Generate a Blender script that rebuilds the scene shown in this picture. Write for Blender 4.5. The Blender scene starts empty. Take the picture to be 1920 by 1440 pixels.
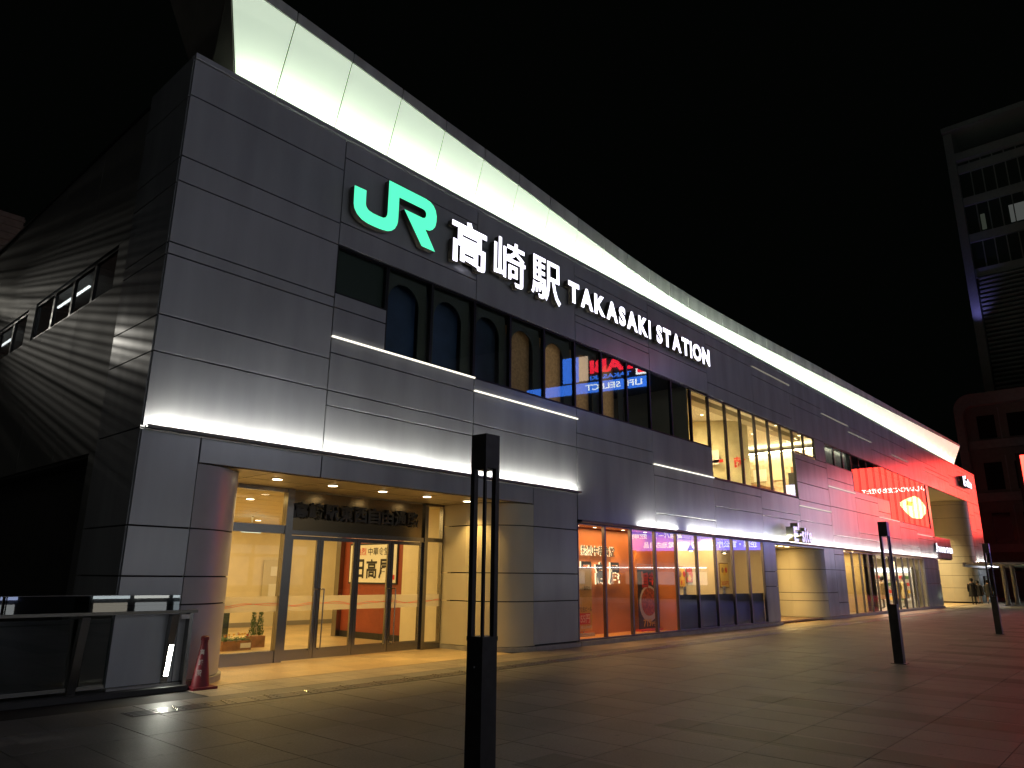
import bpy, math, random
from mathutils import Matrix, Vector
random.seed(7)
S = bpy.context.scene
COL = S.collection

# ------------------------------------------------------------------ camera
YAW, PIT, ROL, FPX = math.radians(48.3796), math.radians(14.9863), math.radians(0.5492), 1350.1
fw = Vector((math.sin(YAW)*math.cos(PIT), math.cos(YAW)*math.cos(PIT), math.sin(PIT)))
rt = Vector((math.cos(YAW), -math.sin(YAW), 0)); up = rt.cross(fw)
r2 = rt*math.cos(ROL)+up*math.sin(ROL); u2 = up*math.cos(ROL)-rt*math.sin(ROL)
cam = bpy.data.cameras.new('camera'); cam.sensor_width = 36; cam.lens = FPX/1920*36
cam.clip_start = .05; cam.clip_end = 600
camo = bpy.data.objects.new('camera', cam); COL.objects.link(camo)
camo.matrix_world = Matrix(((r2.x, u2.x, -fw.x, -4.15), (r2.y, u2.y, -fw.y, -10.93), (r2.z, u2.z, -fw.z, 1.6), (0, 0, 0, 1)))
S.camera = camo
# ------------------------------------------------------------------ night sky, exposure
W = bpy.data.worlds.new('World'); S.world = W; W.use_nodes = True
bg = W.node_tree.nodes['Background']; bg.inputs[0].default_value = (.75, 1, .8, 1); bg.inputs[1].default_value = .0009
S.view_settings.view_transform = 'Standard'; S.view_settings.look = 'None'; S.view_settings.exposure = 0; S.view_settings.gamma = 1
S.cycles.use_denoising = True; S.cycles.max_bounces = 6; S.cycles.transparent_max_bounces = 12
S.cycles.sample_clamp_indirect = 4; S.cycles.caustics_reflective = False; S.cycles.caustics_refractive = False

# ------------------------------------------------------------------ materials
MATS = {}
def M(name, col, rough=.5, metal=0., var=0., scale=3., bump=0., bscale=40., emit=None, es=0., spec=.5, coat=0., streak=0.):
    if name in MATS: return MATS[name]
    m = bpy.data.materials.new(name); m.use_nodes = True; MATS[name] = m
    nt = m.node_tree; b = nt.nodes['Principled BSDF']; L = nt.links
    b.inputs['Base Color'].default_value = (*col, 1); b.inputs['Roughness'].default_value = rough
    b.inputs['Metallic'].default_value = metal; b.inputs['Specular IOR Level'].default_value = spec
    if coat: b.inputs['Coat Weight'].default_value = coat
    if emit: b.inputs['Emission Color'].default_value = (*emit, 1); b.inputs['Emission Strength'].default_value = es
    if var or bump or streak:
        g = nt.nodes.new('ShaderNodeNewGeometry')
    if var or streak:
        n = nt.nodes.new('ShaderNodeTexNoise'); n.inputs['Scale'].default_value = scale; n.inputs['Detail'].default_value = 6
        if streak:
            mp = nt.nodes.new('ShaderNodeMapping'); mp.inputs['Scale'].default_value = (1, 1, streak)
            L.new(g.outputs['Position'], mp.inputs[0]); L.new(mp.outputs[0], n.inputs['Vector'])
        else: L.new(g.outputs['Position'], n.inputs['Vector'])
        r = nt.nodes.new('ShaderNodeMapRange'); r.inputs[1].default_value = .3; r.inputs[2].default_value = .7
        r.inputs[3].default_value = 1-var; r.inputs[4].default_value = 1+var
        mx = nt.nodes.new('ShaderNodeVectorMath'); mx.operation = 'SCALE'; mx.inputs[0].default_value = col
        L.new(n.outputs['Fac'], r.inputs[0]); L.new(r.outputs[0], mx.inputs['Scale']); L.new(mx.outputs[0], b.inputs['Base Color'])
        rr = nt.nodes.new('ShaderNodeMapRange'); rr.inputs[3].default_value = max(.02, rough-.06); rr.inputs[4].default_value = rough+.06
        L.new(n.outputs['Fac'], rr.inputs[0]); L.new(rr.outputs[0], b.inputs['Roughness'])
    if bump:
        n2 = nt.nodes.new('ShaderNodeTexNoise'); n2.inputs['Scale'].default_value = bscale; n2.inputs['Detail'].default_value = 3
        L.new(g.outputs['Position'], n2.inputs['Vector'])
        bp = nt.nodes.new('ShaderNodeBump'); bp.inputs['Strength'].default_value = bump; bp.inputs['Distance'].default_value = .01
        L.new(n2.outputs['Fac'], bp.inputs['Height']); L.new(bp.outputs[0], b.inputs['Normal'])
    return m
def EM(name, col, s):
    if name in MATS: return MATS[name]
    m = bpy.data.materials.new(name); m.use_nodes = True; MATS[name] = m
    nt = m.node_tree; nt.nodes.clear(); e = nt.nodes.new('ShaderNodeEmission'); o = nt.nodes.new('ShaderNodeOutputMaterial')
    e.inputs[0].default_value = (*col, 1); e.inputs[1].default_value = s; nt.links.new(e.outputs[0], o.inputs[0]); return m
def GLASS(name, tint=(.9, .93, .9), ior=1.7, rough=0.0):
    if name in MATS: return MATS[name]
    m = bpy.data.materials.new(name); m.use_nodes = True; MATS[name] = m
    nt = m.node_tree; nt.nodes.clear(); N = nt.nodes.new
    t = N('ShaderNodeBsdfTransparent'); t.inputs[0].default_value = (*tint, 1)
    g = N('ShaderNodeBsdfGlossy'); g.inputs['Roughness'].default_value = rough; g.inputs[0].default_value = (1, 1, 1, 1)
    ge = N('ShaderNodeNewGeometry'); dp = N('ShaderNodeVectorMath'); dp.operation = 'DOT_PRODUCT'; nt.links.new(ge.outputs['Normal'], dp.inputs[0]); nt.links.new(ge.outputs['Incoming'], dp.inputs[1])
    def mth(op, a, b):
        q = N('ShaderNodeMath'); q.operation = op
        for i_, w_ in enumerate((a, b)):
            if w_ is None: continue
            if isinstance(w_, (int, float)): q.inputs[i_].default_value = w_
            else: nt.links.new(w_, q.inputs[i_])
        return q.outputs[0]
    f0 = ((ior-1)/(ior+1))**2
    f = mth('ADD', mth('MULTIPLY', mth('POWER', mth('SUBTRACT', 1., mth('ABSOLUTE', dp.outputs['Value'], None)), 5.), 1-f0), f0)
    x = N('ShaderNodeMixShader'); o = N('ShaderNodeOutputMaterial')
    nt.links.new(f, x.inputs[0]); nt.links.new(t.outputs[0], x.inputs[1]); nt.links.new(g.outputs[0], x.inputs[2]); nt.links.new(x.outputs[0], o.inputs[0])
    return m
def TILE(name, col, tx, ty, rough=.5, stripe=True):
    m = M(name, col, rough, bump=.25, bscale=220)
    nt = m.node_tree; L = nt.links; b = nt.nodes['Principled BSDF']; N = nt.nodes.new
    g = N('ShaderNodeNewGeometry'); d = N('ShaderNodeVectorMath'); d.operation = 'DIVIDE'; d.inputs[1].default_value = (tx, ty, 1)
    fl = N('ShaderNodeVectorMath'); fl.operation = 'FLOOR'; wn = N('ShaderNodeTexWhiteNoise'); wn.noise_dimensions = '2D'
    L.new(g.outputs['Position'], d.inputs[0]); L.new(d.outputs[0], fl.inputs[0]); L.new(fl.outputs[0], wn.inputs['Vector'])
    r = N('ShaderNodeMapRange'); r.inputs[3].default_value = .82; r.inputs[4].default_value = 1.18; L.new(wn.outputs['Value'], r.inputs[0])
    n = N('ShaderNodeTexNoise'); n.inputs['Scale'].default_value = .9; n.inputs['Detail'].default_value = 8; L.new(g.outputs['Position'], n.inputs['Vector'])
    r2_ = N('ShaderNodeMapRange'); r2_.inputs[1].default_value = .3; r2_.inputs[2].default_value = .7; r2_.inputs[3].default_value = .75; r2_.inputs[4].default_value = 1.2; L.new(n.outputs['Fac'], r2_.inputs[0])
    k = N('ShaderNodeMath'); k.operation = 'MULTIPLY'; L.new(r.outputs[0], k.inputs[0]); L.new(r2_.outputs[0], k.inputs[1]); last = k
    vo = N('ShaderNodeTexVoronoi'); vo.inputs['Scale'].default_value = 2.3; L.new(g.outputs['Position'], vo.inputs['Vector'])
    vr = N('ShaderNodeMapRange'); vr.inputs[1].default_value = .05; vr.inputs[2].default_value = .075; vr.inputs[3].default_value = .55; vr.inputs[4].default_value = 1; L.new(vo.outputs['Distance'], vr.inputs[0])
    n9 = N('ShaderNodeTexNoise'); n9.inputs['Scale'].default_value = 38; n9.inputs['Detail'].default_value = 4; L.new(g.outputs['Position'], n9.inputs['Vector'])
    r9 = N('ShaderNodeMapRange'); r9.inputs[1].default_value = .3; r9.inputs[2].default_value = .7; r9.inputs[3].default_value = .8; r9.inputs[4].default_value = 1.2; L.new(n9.outputs['Fac'], r9.inputs[0])
    kv = N('ShaderNodeMath'); kv.operation = 'MULTIPLY'; L.new(vr.outputs[0], kv.inputs[0]); L.new(r9.outputs[0], kv.inputs[1])
    k3 = N('ShaderNodeMath'); k3.operation = 'MULTIPLY'; L.new(k.outputs[0], k3.inputs[0]); L.new(kv.outputs[0], k3.inputs[1]); k = k3; last = k
    if stripe:   # rows of darker stone set into the paving on the plaza side of the lamp posts
        sp = N('ShaderNodeSeparateXYZ'); L.new(g.outputs['Position'], sp.inputs[0])
        a = N('ShaderNodeMath'); a.operation = 'ADD'; a.inputs[1].default_value = 100-2.7+2.4*2; L.new(sp.outputs[0], a.inputs[0])
        mo = N('ShaderNodeMath'); mo.operation = 'MODULO'; mo.inputs[1].default_value = 2.4; L.new(a.outputs[0], mo.inputs[0])
        lt = N('ShaderNodeMath'); lt.operation = 'LESS_THAN'; lt.inputs[1].default_value = .6; L.new(mo.outputs[0], lt.inputs[0])
        ly = N('ShaderNodeMath'); ly.operation = 'LESS_THAN'; ly.inputs[1].default_value = -6.3; L.new(sp.outputs[1], ly.inputs[0])
        an = N('ShaderNodeMath'); an.operation = 'MULTIPLY'; L.new(lt.outputs[0], an.inputs[0]); L.new(ly.outputs[0], an.inputs[1])
        mr = N('ShaderNodeMapRange'); mr.inputs[3].default_value = 1; mr.inputs[4].default_value = .42; L.new(an.outputs[0], mr.inputs[0])
        k2 = N('ShaderNodeMath'); k2.operation = 'MULTIPLY'; L.new(k.outputs[0], k2.inputs[0]); L.new(mr.outputs[0], k2.inputs[1]); last = k2
    mx = N('ShaderNodeVectorMath'); mx.operation = 'SCALE'; mx.inputs[0].default_value = col; L.new(last.outputs[0], mx.inputs['Scale']); L.new(mx.outputs[0], b.inputs['Base Color'])
    return m
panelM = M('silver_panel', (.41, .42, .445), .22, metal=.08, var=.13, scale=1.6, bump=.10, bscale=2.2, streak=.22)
wingM = M('wing_light_panel', (.62, .64, .58), .45, var=.05, scale=1.2, emit=(.82, 1., .76), es=.62)  # self-glow added to even out the wash from the trough strip
fasciaM = M('fascia_grey', (.42, .43, .41), .5, var=.28, scale=2.2, streak=.12)
coreM = M('joint_black', (.008, .008, .009), .8)
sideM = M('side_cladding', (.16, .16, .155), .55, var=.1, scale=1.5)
frameM = M('dark_frame', (.03, .03, .034), .35, metal=.6)
steelM = M('brushed_steel', (.27, .26, .25), .22, metal=1.)
alumM = M('aluminium', (.42, .42, .44), .35, metal=.9)
stoneM = M('plinth_stone', (.30, .29, .28), .55, var=.2, scale=4, bump=.2)
glassM = GLASS('window_glass', (.92, .94, .92), 1.6)
clearM = GLASS('door_glass', (.96, .97, .95), 1.4)
railGlassM = GLASS('rail_glass', (.27, .33, .30), 1.9)
creamM = M('cream_wall', (.74, .65, .46), .6, var=.05)
beigeM = M('warm_panel', (.55, .50, .38), .42, var=.06, scale=1.2)
ceilM = M('ceiling_cream', (.75, .70, .58), .6)
orangeM = M('orange_wall', (.50, .17, .05), .5, var=.12, scale=2)
redwallM = M('red_wall', (.26, .05, .022), .45, var=.12, scale=2)
darkM = M('matte_black', (.012, .012, .013), .5)
charM = M('charcoal_metal', (.035, .033, .034), .38, metal=.3, var=.25, scale=9)
blackletM = M('black_letter', (.01, .009, .008), .35)
whiteM = M('white_paint', (.78, .77, .74), .5)
inkM = M('ink', (.02, .018, .015), .6)
redM = M('red_print', (.6, .03, .02), .5)
yellowM = M('yellow_print', (.85, .5, .04), .5)
woodM = M('wood', (.30, .15, .06), .5, var=.3, scale=8)
floorM = TILE('hall_floor', (.52, .38, .20), .6, .6, .28, False)
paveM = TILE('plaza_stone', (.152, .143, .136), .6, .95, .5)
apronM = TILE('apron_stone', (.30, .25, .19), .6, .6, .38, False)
letterW = EM('letter_white', (.86, .84, 1.), 3.2)
jrG = EM('logo_green', (.10, 1., .52), 1.25)
ledW = EM('led_white', (1., .97, .84), 110.)
ledS = EM('led_slim', (1., .95, .80), 1.6)
ledDim = EM('led_slim_dim', (.9, .84, .66), .28)
dlM = EM('downlight_glow', (1., .80, .48), 14.)

# ------------------------------------------------------------------ geometry helpers
class MB:
    def __init__(s): s.v = []; s.f = []
    def box(s, x0, x1, y0, y1, z0, z1):
        k = len(s.v); s.v += [(x, y, z) for z in (z0, z1) for y in (y0, y1) for x in (x0, x1)]
        s.f += [(k, k+2, k+3, k+1), (k+4, k+5, k+7, k+6), (k, k+1, k+5, k+4), (k+2, k+6, k+7, k+3), (k, k+4, k+6, k+2), (k+1, k+3, k+7, k+5)]; return s
    def bev(s, x0, x1, y0, y1, z0, z1, b=.003):
        """box with a chamfered -y face"""
        k = len(s.v)
        s.v += [(x0, y1, z0), (x1, y1, z0), (x1, y1, z1), (x0, y1, z1), (x0, y0+b, z0), (x1, y0+b, z0), (x1, y0+b, z1), (x0, y0+b, z1),
                (x0+b, y0, z0+b), (x1-b, y0, z0+b), (x1-b, y0, z1-b), (x0+b, y0, z1-b)]
        s.f += [(k+8, k+9, k+10, k+11), (k+4, k+5, k+9, k+8), (k+5, k+6, k+10, k+9), (k+6, k+7, k+11, k+10), (k+7, k+4, k+8, k+11),
                (k, k+1, k+5, k+4), (k+1, k+2, k+6, k+5), (k+2, k+3, k+7, k+6), (k+3, k, k+4, k+7), (k+3, k+2, k+1, k)]; return s
    def prism(s, poly, a, b, axis='y'):
        k = len(s.v); n = len(poly)
        for t in (a, b):
            for p in poly:
                s.v.append({'y': (p[0], t, p[1]), 'z': (p[0], p[1], t), 'x': (t, p[0], p[1])}[axis])
        s.f.append(tuple(range(k, k+n))); s.f.append(tuple(range(k+2*n-1, k+n-1, -1)))
        for i in range(n): j = (i+1) % n; s.f.append((k+j, k+i, k+n+i, k+n+j))
        return s
    def ring(s, x0, x1, z0, z1, t, y0, y1):
        k = len(s.v)
        for y in (y0, y1):
            s.v += [(x0, y, z0), (x1, y, z0), (x1, y, z1), (x0, y, z1), (x0+t, y, z0+t), (x1-t, y, z0+t), (x1-t, y, z1-t), (x0+t, y, z1-t)]
        for i in range(4):
            j = (i+1) % 4
            s.f += [(k+i, k+j, k+4+j, k+4+i), (k+8+j, k+8+i, k+12+i, k+12+j), (k+4+i, k+4+j, k+12+j, k+12+i), (k+j, k+i, k+8+i, k+8+j)]
        return s
    def quad(s, a, b, c, d): k = len(s.v); s.v += [a, b, c, d]; s.f.append((k, k+1, k+2, k+3)); return s
    def lathe(s, prof, cx, cy, n=16, sx=1., sy=1.):
        k = len(s.v); m = len(prof)
        for r, z in prof:
            for i in range(n): a = 2*math.pi*i/n; s.v.append((cx+r*sx*math.cos(a), cy+r*sy*math.sin(a), z))
        for q in range(m-1):
            for i in range(n): j = (i+1) % n; s.f.append((k+q*n+i, k+q*n+j, k+(q+1)*n+j, k+(q+1)*n+i))
        s.f.append(tuple(k+n-1-i for i in range(n))); s.f.append(tuple(k+(m-1)*n+i for i in range(n))); return s
    def tube(s, pts, r, n=8):
        pts = [Vector(p) for p in pts]; k = len(s.v)
        for i, p in enumerate(pts):
            d = (pts[min(i+1, len(pts)-1)]-pts[max(i-1, 0)]).normalized()
            a = d.cross(Vector((0, 0, 1)) if abs(d.z) < .9 else Vector((1, 0, 0))).normalized(); b = d.cross(a)
            rr = r[i] if isinstance(r, (list, tuple)) else r
            for q in range(n): t = 2*math.pi*q/n; s.v.append(tuple(p+a*rr*math.cos(t)+b*rr*math.sin(t)))
        for i in range(len(pts)-1):
            for q in range(n): j = (q+1) % n; s.f.append((k+i*n+q, k+i*n+j, k+(i+1)*n+j, k+(i+1)*n+q))
        s.f.append(tuple(k+n-1-q for q in range(n))); s.f.append(tuple(k+(len(pts)-1)*n+q for q in range(n))); return s
    def build(s, name, mat, parent=None, smooth=False, **pr):
        me = bpy.data.meshes.new(name); me.from_pydata(s.v, [], s.f); me.update()
        return link(name, me, mat, parent, smooth, **pr)
def link(name, me, mat, parent=None, smooth=False, **pr):
    if mat and not me.materials:
        me.materials.append(mat)
    if smooth:
        for p in me.polygons: p.use_smooth = True
        try: me.set_sharp_from_angle(angle=math.radians(40))
        except Exception: pass
    o = bpy.data.objects.new(name, me); COL.objects.link(o)
    if parent:
        o.parent = parent; o.matrix_parent_inverse = Matrix.Translation(parent_loc(parent)).inverted()
    for k, v in pr.items(): o[k] = v
    return o
def parent_loc(p):
    t = Vector((0, 0, 0))
    while p: t = t+p.location; p = p.parent if p.parent and False else None
    return t
def thing(name, label, cat, loc=(0, 0, 0), group=None):
    e = bpy.data.objects.new(name, None); COL.objects.link(e); e.location = loc; e.empty_display_size = .2
    e['label'] = label; e['category'] = cat
    if group: e['group'] = group
    return e
def tag(o, label, cat, group=None):
    o['label'] = label; o['category'] = cat
    if group: o['group'] = group
    return o
def box(name, x0, x1, y0, y1, z0, z1, mat, parent=None, **pr): return MB().box(x0, x1, y0, y1, z0, z1).build(name, mat, parent, **pr)
def lamp(kind, loc, power, col, size=.1, rot=(0, 0, 0), spot=None, sy=None, blend=.5):
    l = bpy.data.lights.new('lamp_light', kind); l.energy = power; l.color = col
    if kind == 'AREA':
        l.size = size
        if sy: l.shape = 'RECTANGLE'; l.size_y = sy
    else: l.shadow_soft_size = size
    if kind == 'SPOT': l.spot_size = math.radians(spot); l.spot_blend = blend
    o = bpy.data.objects.new('lamp_light', l); COL.objects.link(o); o.location = loc; o.rotation_euler = rot; return o
DG = None
def glyph_mesh(body, bold=0., ext=0., res=3):
    c = bpy.data.curves.new('glyph', 'FONT'); c.body = body; c.size = 1; c.offset = bold; c.extrude = ext; c.resolution_u = res; c.fill_mode = 'BOTH' if ext else 'FRONT'
    o = bpy.data.objects.new('glyph', c); COL.objects.link(o)
    dg = bpy.context.evaluated_depsgraph_get(); dg.update()
    me = bpy.data.meshes.new_from_object(o.evaluated_get(dg)); bpy.data.objects.remove(o); bpy.data.curves.remove(c); me.materials.clear(); return me
def letters(name, body, rect, face, mat, parent=None, depth=0., sidemat=None, bold=0., at=0.):
    """body fitted into rect=(a0,a1,z0,z1). face '-y': a is x, plane y=at; '-x': a is y (reads towards -y), plane x=at. depth goes back into the wall."""
    me = glyph_mesh(body, bold, .5 if depth else 0.)
    xs = [v.co.x for v in me.vertices]; ys = [v.co.y for v in me.vertices]; x0, x1, y0, y1 = min(xs), max(xs), min(ys), max(ys)
    a0, a1, z0, z1 = rect
    for v in me.vertices:
        u = (v.co.x-x0)/(x1-x0); w = (v.co.y-y0)/(y1-y0); dd = (.5-v.co.z)*depth
        a = a0+(a1-a0)*u; z = z0+(z1-z0)*w
        v.co = (a, at+dd, z) if face == '-y' else (at+dd, a, z)
    me.materials.append(mat)
    if sidemat:
        me.materials.append(sidemat); me.update()
        for p in me.polygons:
            n = p.normal
            if abs(n.y if face == '-y' else n.x) < .7: p.material_index = 1
            elif (p.center[1 if face == '-y' else 0]-at) > depth*.5: p.material_index = 1
    return link(name, me, mat, parent)

# ================================================================== STATION BUILDING
st = thing('station_building', 'long two-storey grey panelled station building with glowing white roof wing', 'building', (0, 0, 0))
ZT = 10.03
# column edges along the facade
CX = [0, 3.1, 6.88, 10.69, 14.5, 18.35, 22.17, 25.97, 29.75, 33.5, 37.25, 41.05, 44.75, 49.1, 52.4, 56.0, 59.4, 62.9, 66.2]
PAN = []   # x0,x1,z0,z1
def colp(i, zs, x0=None, x1=None):
    a = CX[i] if x0 is None else x0; b = CX[i+1] if x1 is None else x1
    for q in range(len(zs)-1): PAN.append((a, b, zs[q+1], zs[q]))
colp(0, [ZT, 9.33, 8.18, 7.73, 6.65, 6.45, 5.44, 4.85, 3.70])
colp(0, [3.66, 2.26, 1.56, 1.16, .1], 0, .9); colp(0, [3.66, 3.25], .9, 3.1)
colp(1, [ZT, 9.63, 8.22, 7.74]); colp(1, [6.75, 6.46, 5.89], 3.1, 4.34); colp(1, [5.86, 5.57, 4.85, 4.57, 3.70]); colp(1, [3.66, 3.25])
colp(2, [ZT, 9.11, 7.74]); colp(2, [5.88, 5.60]); colp(2, [5.57, 4.84, 3.70]); colp(2, [3.66, 3.25], 6.88, 8.95); colp(2, [3.66, 2.74, 1.68, 1.06, .12], 8.95, 10.67)
colp(3, [ZT, 9.62, 8.48, 8.28, 7.74]); colp(3, [5.88, 5.22, 4.84, 3.0])
colp(4, [ZT, 9.90, 8.50, 7.74]); colp(4, [5.88, 4.87]); colp(4, [4.84, 4.54, 3.43, 3.0])
colp(5, [ZT, 9.96, 9.58, 8.18, 7.70]); colp(5, [4.84, 4.54, 3.92, 3.0])
colp(6, [ZT, 9.64]); colp(6, [9.60, 9.28, 8.17, 7.70]); colp(6, [4.82, 4.13, 3.88, 3.0], 22.17, 25.97)
colp(7, [ZT, 9.28, 8.85, 7.70]); colp(7, [7.70, 6.74], 28.5, 29.75); colp(7, [6.74, 6.49, 5.52, 4.78, 4.54]); colp(7, [4.50, 3.93, 3.0])
colp(8, [ZT, 9.07]); colp(8, [9.03, 7.68]); colp(8, [6.74, 6.06, 5.70]); colp(8, [5.67, 4.80, 3.52, 3.0])
colp(9, [ZT, 9.05, 8.78]); colp(9, [8.74, 7.64]); colp(9, [5.82, 5.50, 4.80, 3.81, 3.52, 3.0])
colp(10, [ZT, 9.41, 8.40, 7.62]); colp(10, [5.82, 5.10, 4.82], 37.25, 39.55); colp(10, [4.77, 3.81, 3.0])
colp(11, [ZT, 9.41, 8.62]); colp(11, [8.58, 8.37, 7.60]); colp(11, [4.80, 4.50, 3.51, 3.0])
colp(12, [ZT, 9.10, 7.58]); colp(12, [7.58, 4.80], 48.4, 49.1); colp(12, [4.80, 4.30]); colp(12, [4.27, 4.05, 3.0])
colp(13, [ZT, 9.10, 8.80, 7.60]); colp(14, [ZT, 8.80, 8.50, 7.60]); colp(15, [ZT, 9.05, 8.32, 7.60]); colp(16, [ZT, 9.72, 8.31, 7.60], 59.4, 62.9); colp(17, [ZT, 9.0, 7.60], 62.9, 66.2)
colp(16, [7.60, 6.6, 5.3, 4.2, 3.1], 61.75, 63.9); colp(17, [7.60, 6.9, 5.6, 4.5, 3.1], 63.9, 66.2); colp(16, [2.95, 2.0, .95, .1], 61.75, 63.4); colp(17, [2.95, 2.0], 63.4, 66.2); colp(17, [2.0, .1], 64.5, 66.2)
colp(12, [2.92, 2.31, 1.45, .1], 45.45, 49.1); colp(13, [4.36, 3.0], 49.1, 53.5)
colp(6, [2.96, 1.87, 1.35, .1], 22.0, 23.1); colp(7, [2.96, 2.86], 23.1, 28.3)
colp(7, [2.96, 2.02, 1.07, .1], 28.3, 29.6); colp(7, [2.96, 2.69, 2.02, .65, .1], 29.6, 30.87)
G = .011
# parapet coping
for i in range(18):
    for a, b in ((CX[i], (CX[i]+CX[i+1])/2), ((CX[i]+CX[i+1])/2, CX[i+1])):
        box('coping', a+.006, b-.006, -.02, .16, ZT+.012, 10.14, panelM, st)
for (x0, x1, z0, z1) in PAN:
    MB().bev(x0+G, x1-G, 0, .06, z0+G, z1-G).build('facade_panel', panelM, st)
# dark wall behind the joints: one connected sheet of cells
xs = sorted({round(v, 3) for p in PAN for v in p[:2]}); zs = sorted({round(v, 3) for p in PAN for v in p[2:]}|{3.66, 3.70, 2.96, 3.0})
vid = {}; core = MB()
def cv(x, z):
    if (x, z) not in vid: vid[(x, z)] = len(core.v); core.v.append((x, .07, z))
    return vid[(x, z)]
SOL = PAN+[(.9, 10.69, 3.6, 3.75), (10.69, 49.1, 2.95, 3.05)]
for i in range(len(xs)-1):
    for j in range(len(zs)-1):
        cx, cz = (xs[i]+xs[i+1])/2, (zs[j]+zs[j+1])/2
        if any(p[0]-.01 < cx < p[1]+.01 and p[2]-.06 < cz < p[3]+.06 for p in SOL):
            core.f.append((cv(xs[i], zs[j]), cv(xs[i+1], zs[j]), cv(xs[i+1], zs[j+1]), cv(xs[i], zs[j+1])))
core.build('wall_backing', coreM, st)
# ---- corner pilaster and side wall (faces -x)
lv = [10.12, 9.31, 8.17, 7.71, 6.65, 6.44, 5.43, 4.85, 3.68, 2.26, 1.56, 1.16, -1, -6]
for q in range(len(lv)-1):
    MB().box(0, .06, .062, 1.72, lv[q+1]+G, lv[q]-G).build('pilaster_panel', panelM, st)
box('pilaster_backing', .07, .3, .075, 1.70, -6, 10.02, coreM, st)
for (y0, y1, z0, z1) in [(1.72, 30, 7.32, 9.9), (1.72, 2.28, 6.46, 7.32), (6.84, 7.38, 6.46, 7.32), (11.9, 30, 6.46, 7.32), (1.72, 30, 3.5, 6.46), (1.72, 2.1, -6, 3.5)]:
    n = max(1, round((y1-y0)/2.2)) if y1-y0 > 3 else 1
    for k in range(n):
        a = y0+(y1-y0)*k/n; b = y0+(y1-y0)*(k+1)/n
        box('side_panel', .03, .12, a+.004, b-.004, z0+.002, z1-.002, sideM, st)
box('side_coping', .0, .2, 1.74, 30, 9.9, 9.96, frameM, st)
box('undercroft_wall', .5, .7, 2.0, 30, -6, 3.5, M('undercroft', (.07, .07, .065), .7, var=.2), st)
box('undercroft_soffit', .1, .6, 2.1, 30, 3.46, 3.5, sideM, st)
for (y0, y1, n) in ((2.28, 6.84, 4), (7.38, 11.9, 4)):
    for k in range(n):
        a = y0+(y1-y0)*k/n; b = y0+(y1-y0)*(k+1)/n
        fm = MB(); fm.ring(a, b, 6.46, 7.30, .05, .06, .12); fm.v = [(v[1]+.0, v[0], v[2]) for v in fm.v]
        f_ = fm.build('side_window', frameM, st)
        box('pane', .085, .093, a+.05, b-.05, 6.51, 7.25, glassM, f_)
    box('side_room_wall', 1.6, 1.7, y0, y1, 6.3, 7.6, M('dim_room', (.16, .16, .15), .7), st)
    box('side_room_ceiling', .13, 1.7, y0, y1, 7.45, 7.5, M('dim_room', (.16, .16, .15), .7), st)
    box('tube_light', .34, .38, y1-2.2, y1-.3, 7.24, 7.27, EM('tube_glow', (.9, .95, 1.), 2.6), st)
box('roof_deck', .2, 66, 1.2, 30, 9.7, 9.75, coreM, st)
box('rear_wall', 0.2, 66, 30, 30.2, -6, 9.9, coreM, st)
box('end_wall', 66.1, 66.2, .08, 30, 0, 10.0, panelM, st)

# ---- glowing roof wing
def lerp(t, T):
    for (a, va), (b, vb) in zip(T, T[1:]):
        if t <= b: return va+(vb-va)*max(0, (t-a)/(b-a))
    return T[-1][1]
def sm(t, T): return (lerp(t-1.2, T)+lerp(t, T)*2+lerp(t+1.2, T))/4
ZB = 10.22; YB = .62
TLy = [(0, -.2), (1.7, -.1), (3, -.05), (5.66, .05), (8.37, .15), (11, .24), (13.8, .33), (16.5, .40), (19.2, .42), (22, .40), (26, .35), (30.2, .31), (45, .1), (60.8, -.21)]
TLz = [(0, 11.86), (1.7, 11.82), (3, 11.80), (4.33, 11.72), (5.66, 11.62), (7, 11.55), (8.37, 11.47), (9.7, 11.37), (11.6, 11.22), (13.8, 11.08), (15.1, 10.98), (17.9, 10.91), (20, 10.93), (26, 11.07), (30.2, 11.18), (45, 11.5), (60.8, 11.77)]
TFz = [(0, 12.10), (1.7, 12.04), (3, 12.0), (5.66, 11.89), (8.37, 11.82), (9.7, 11.73), (13.8, 11.52), (15.1, 11.47), (19, 11.44), (26, 11.52), (30.2, 11.63), (45, 11.78), (60.8, 11.90)]
seams = [.35]+[1.70+1.36*k for k in range(44)]; seams[-1] = 60.8
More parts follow.
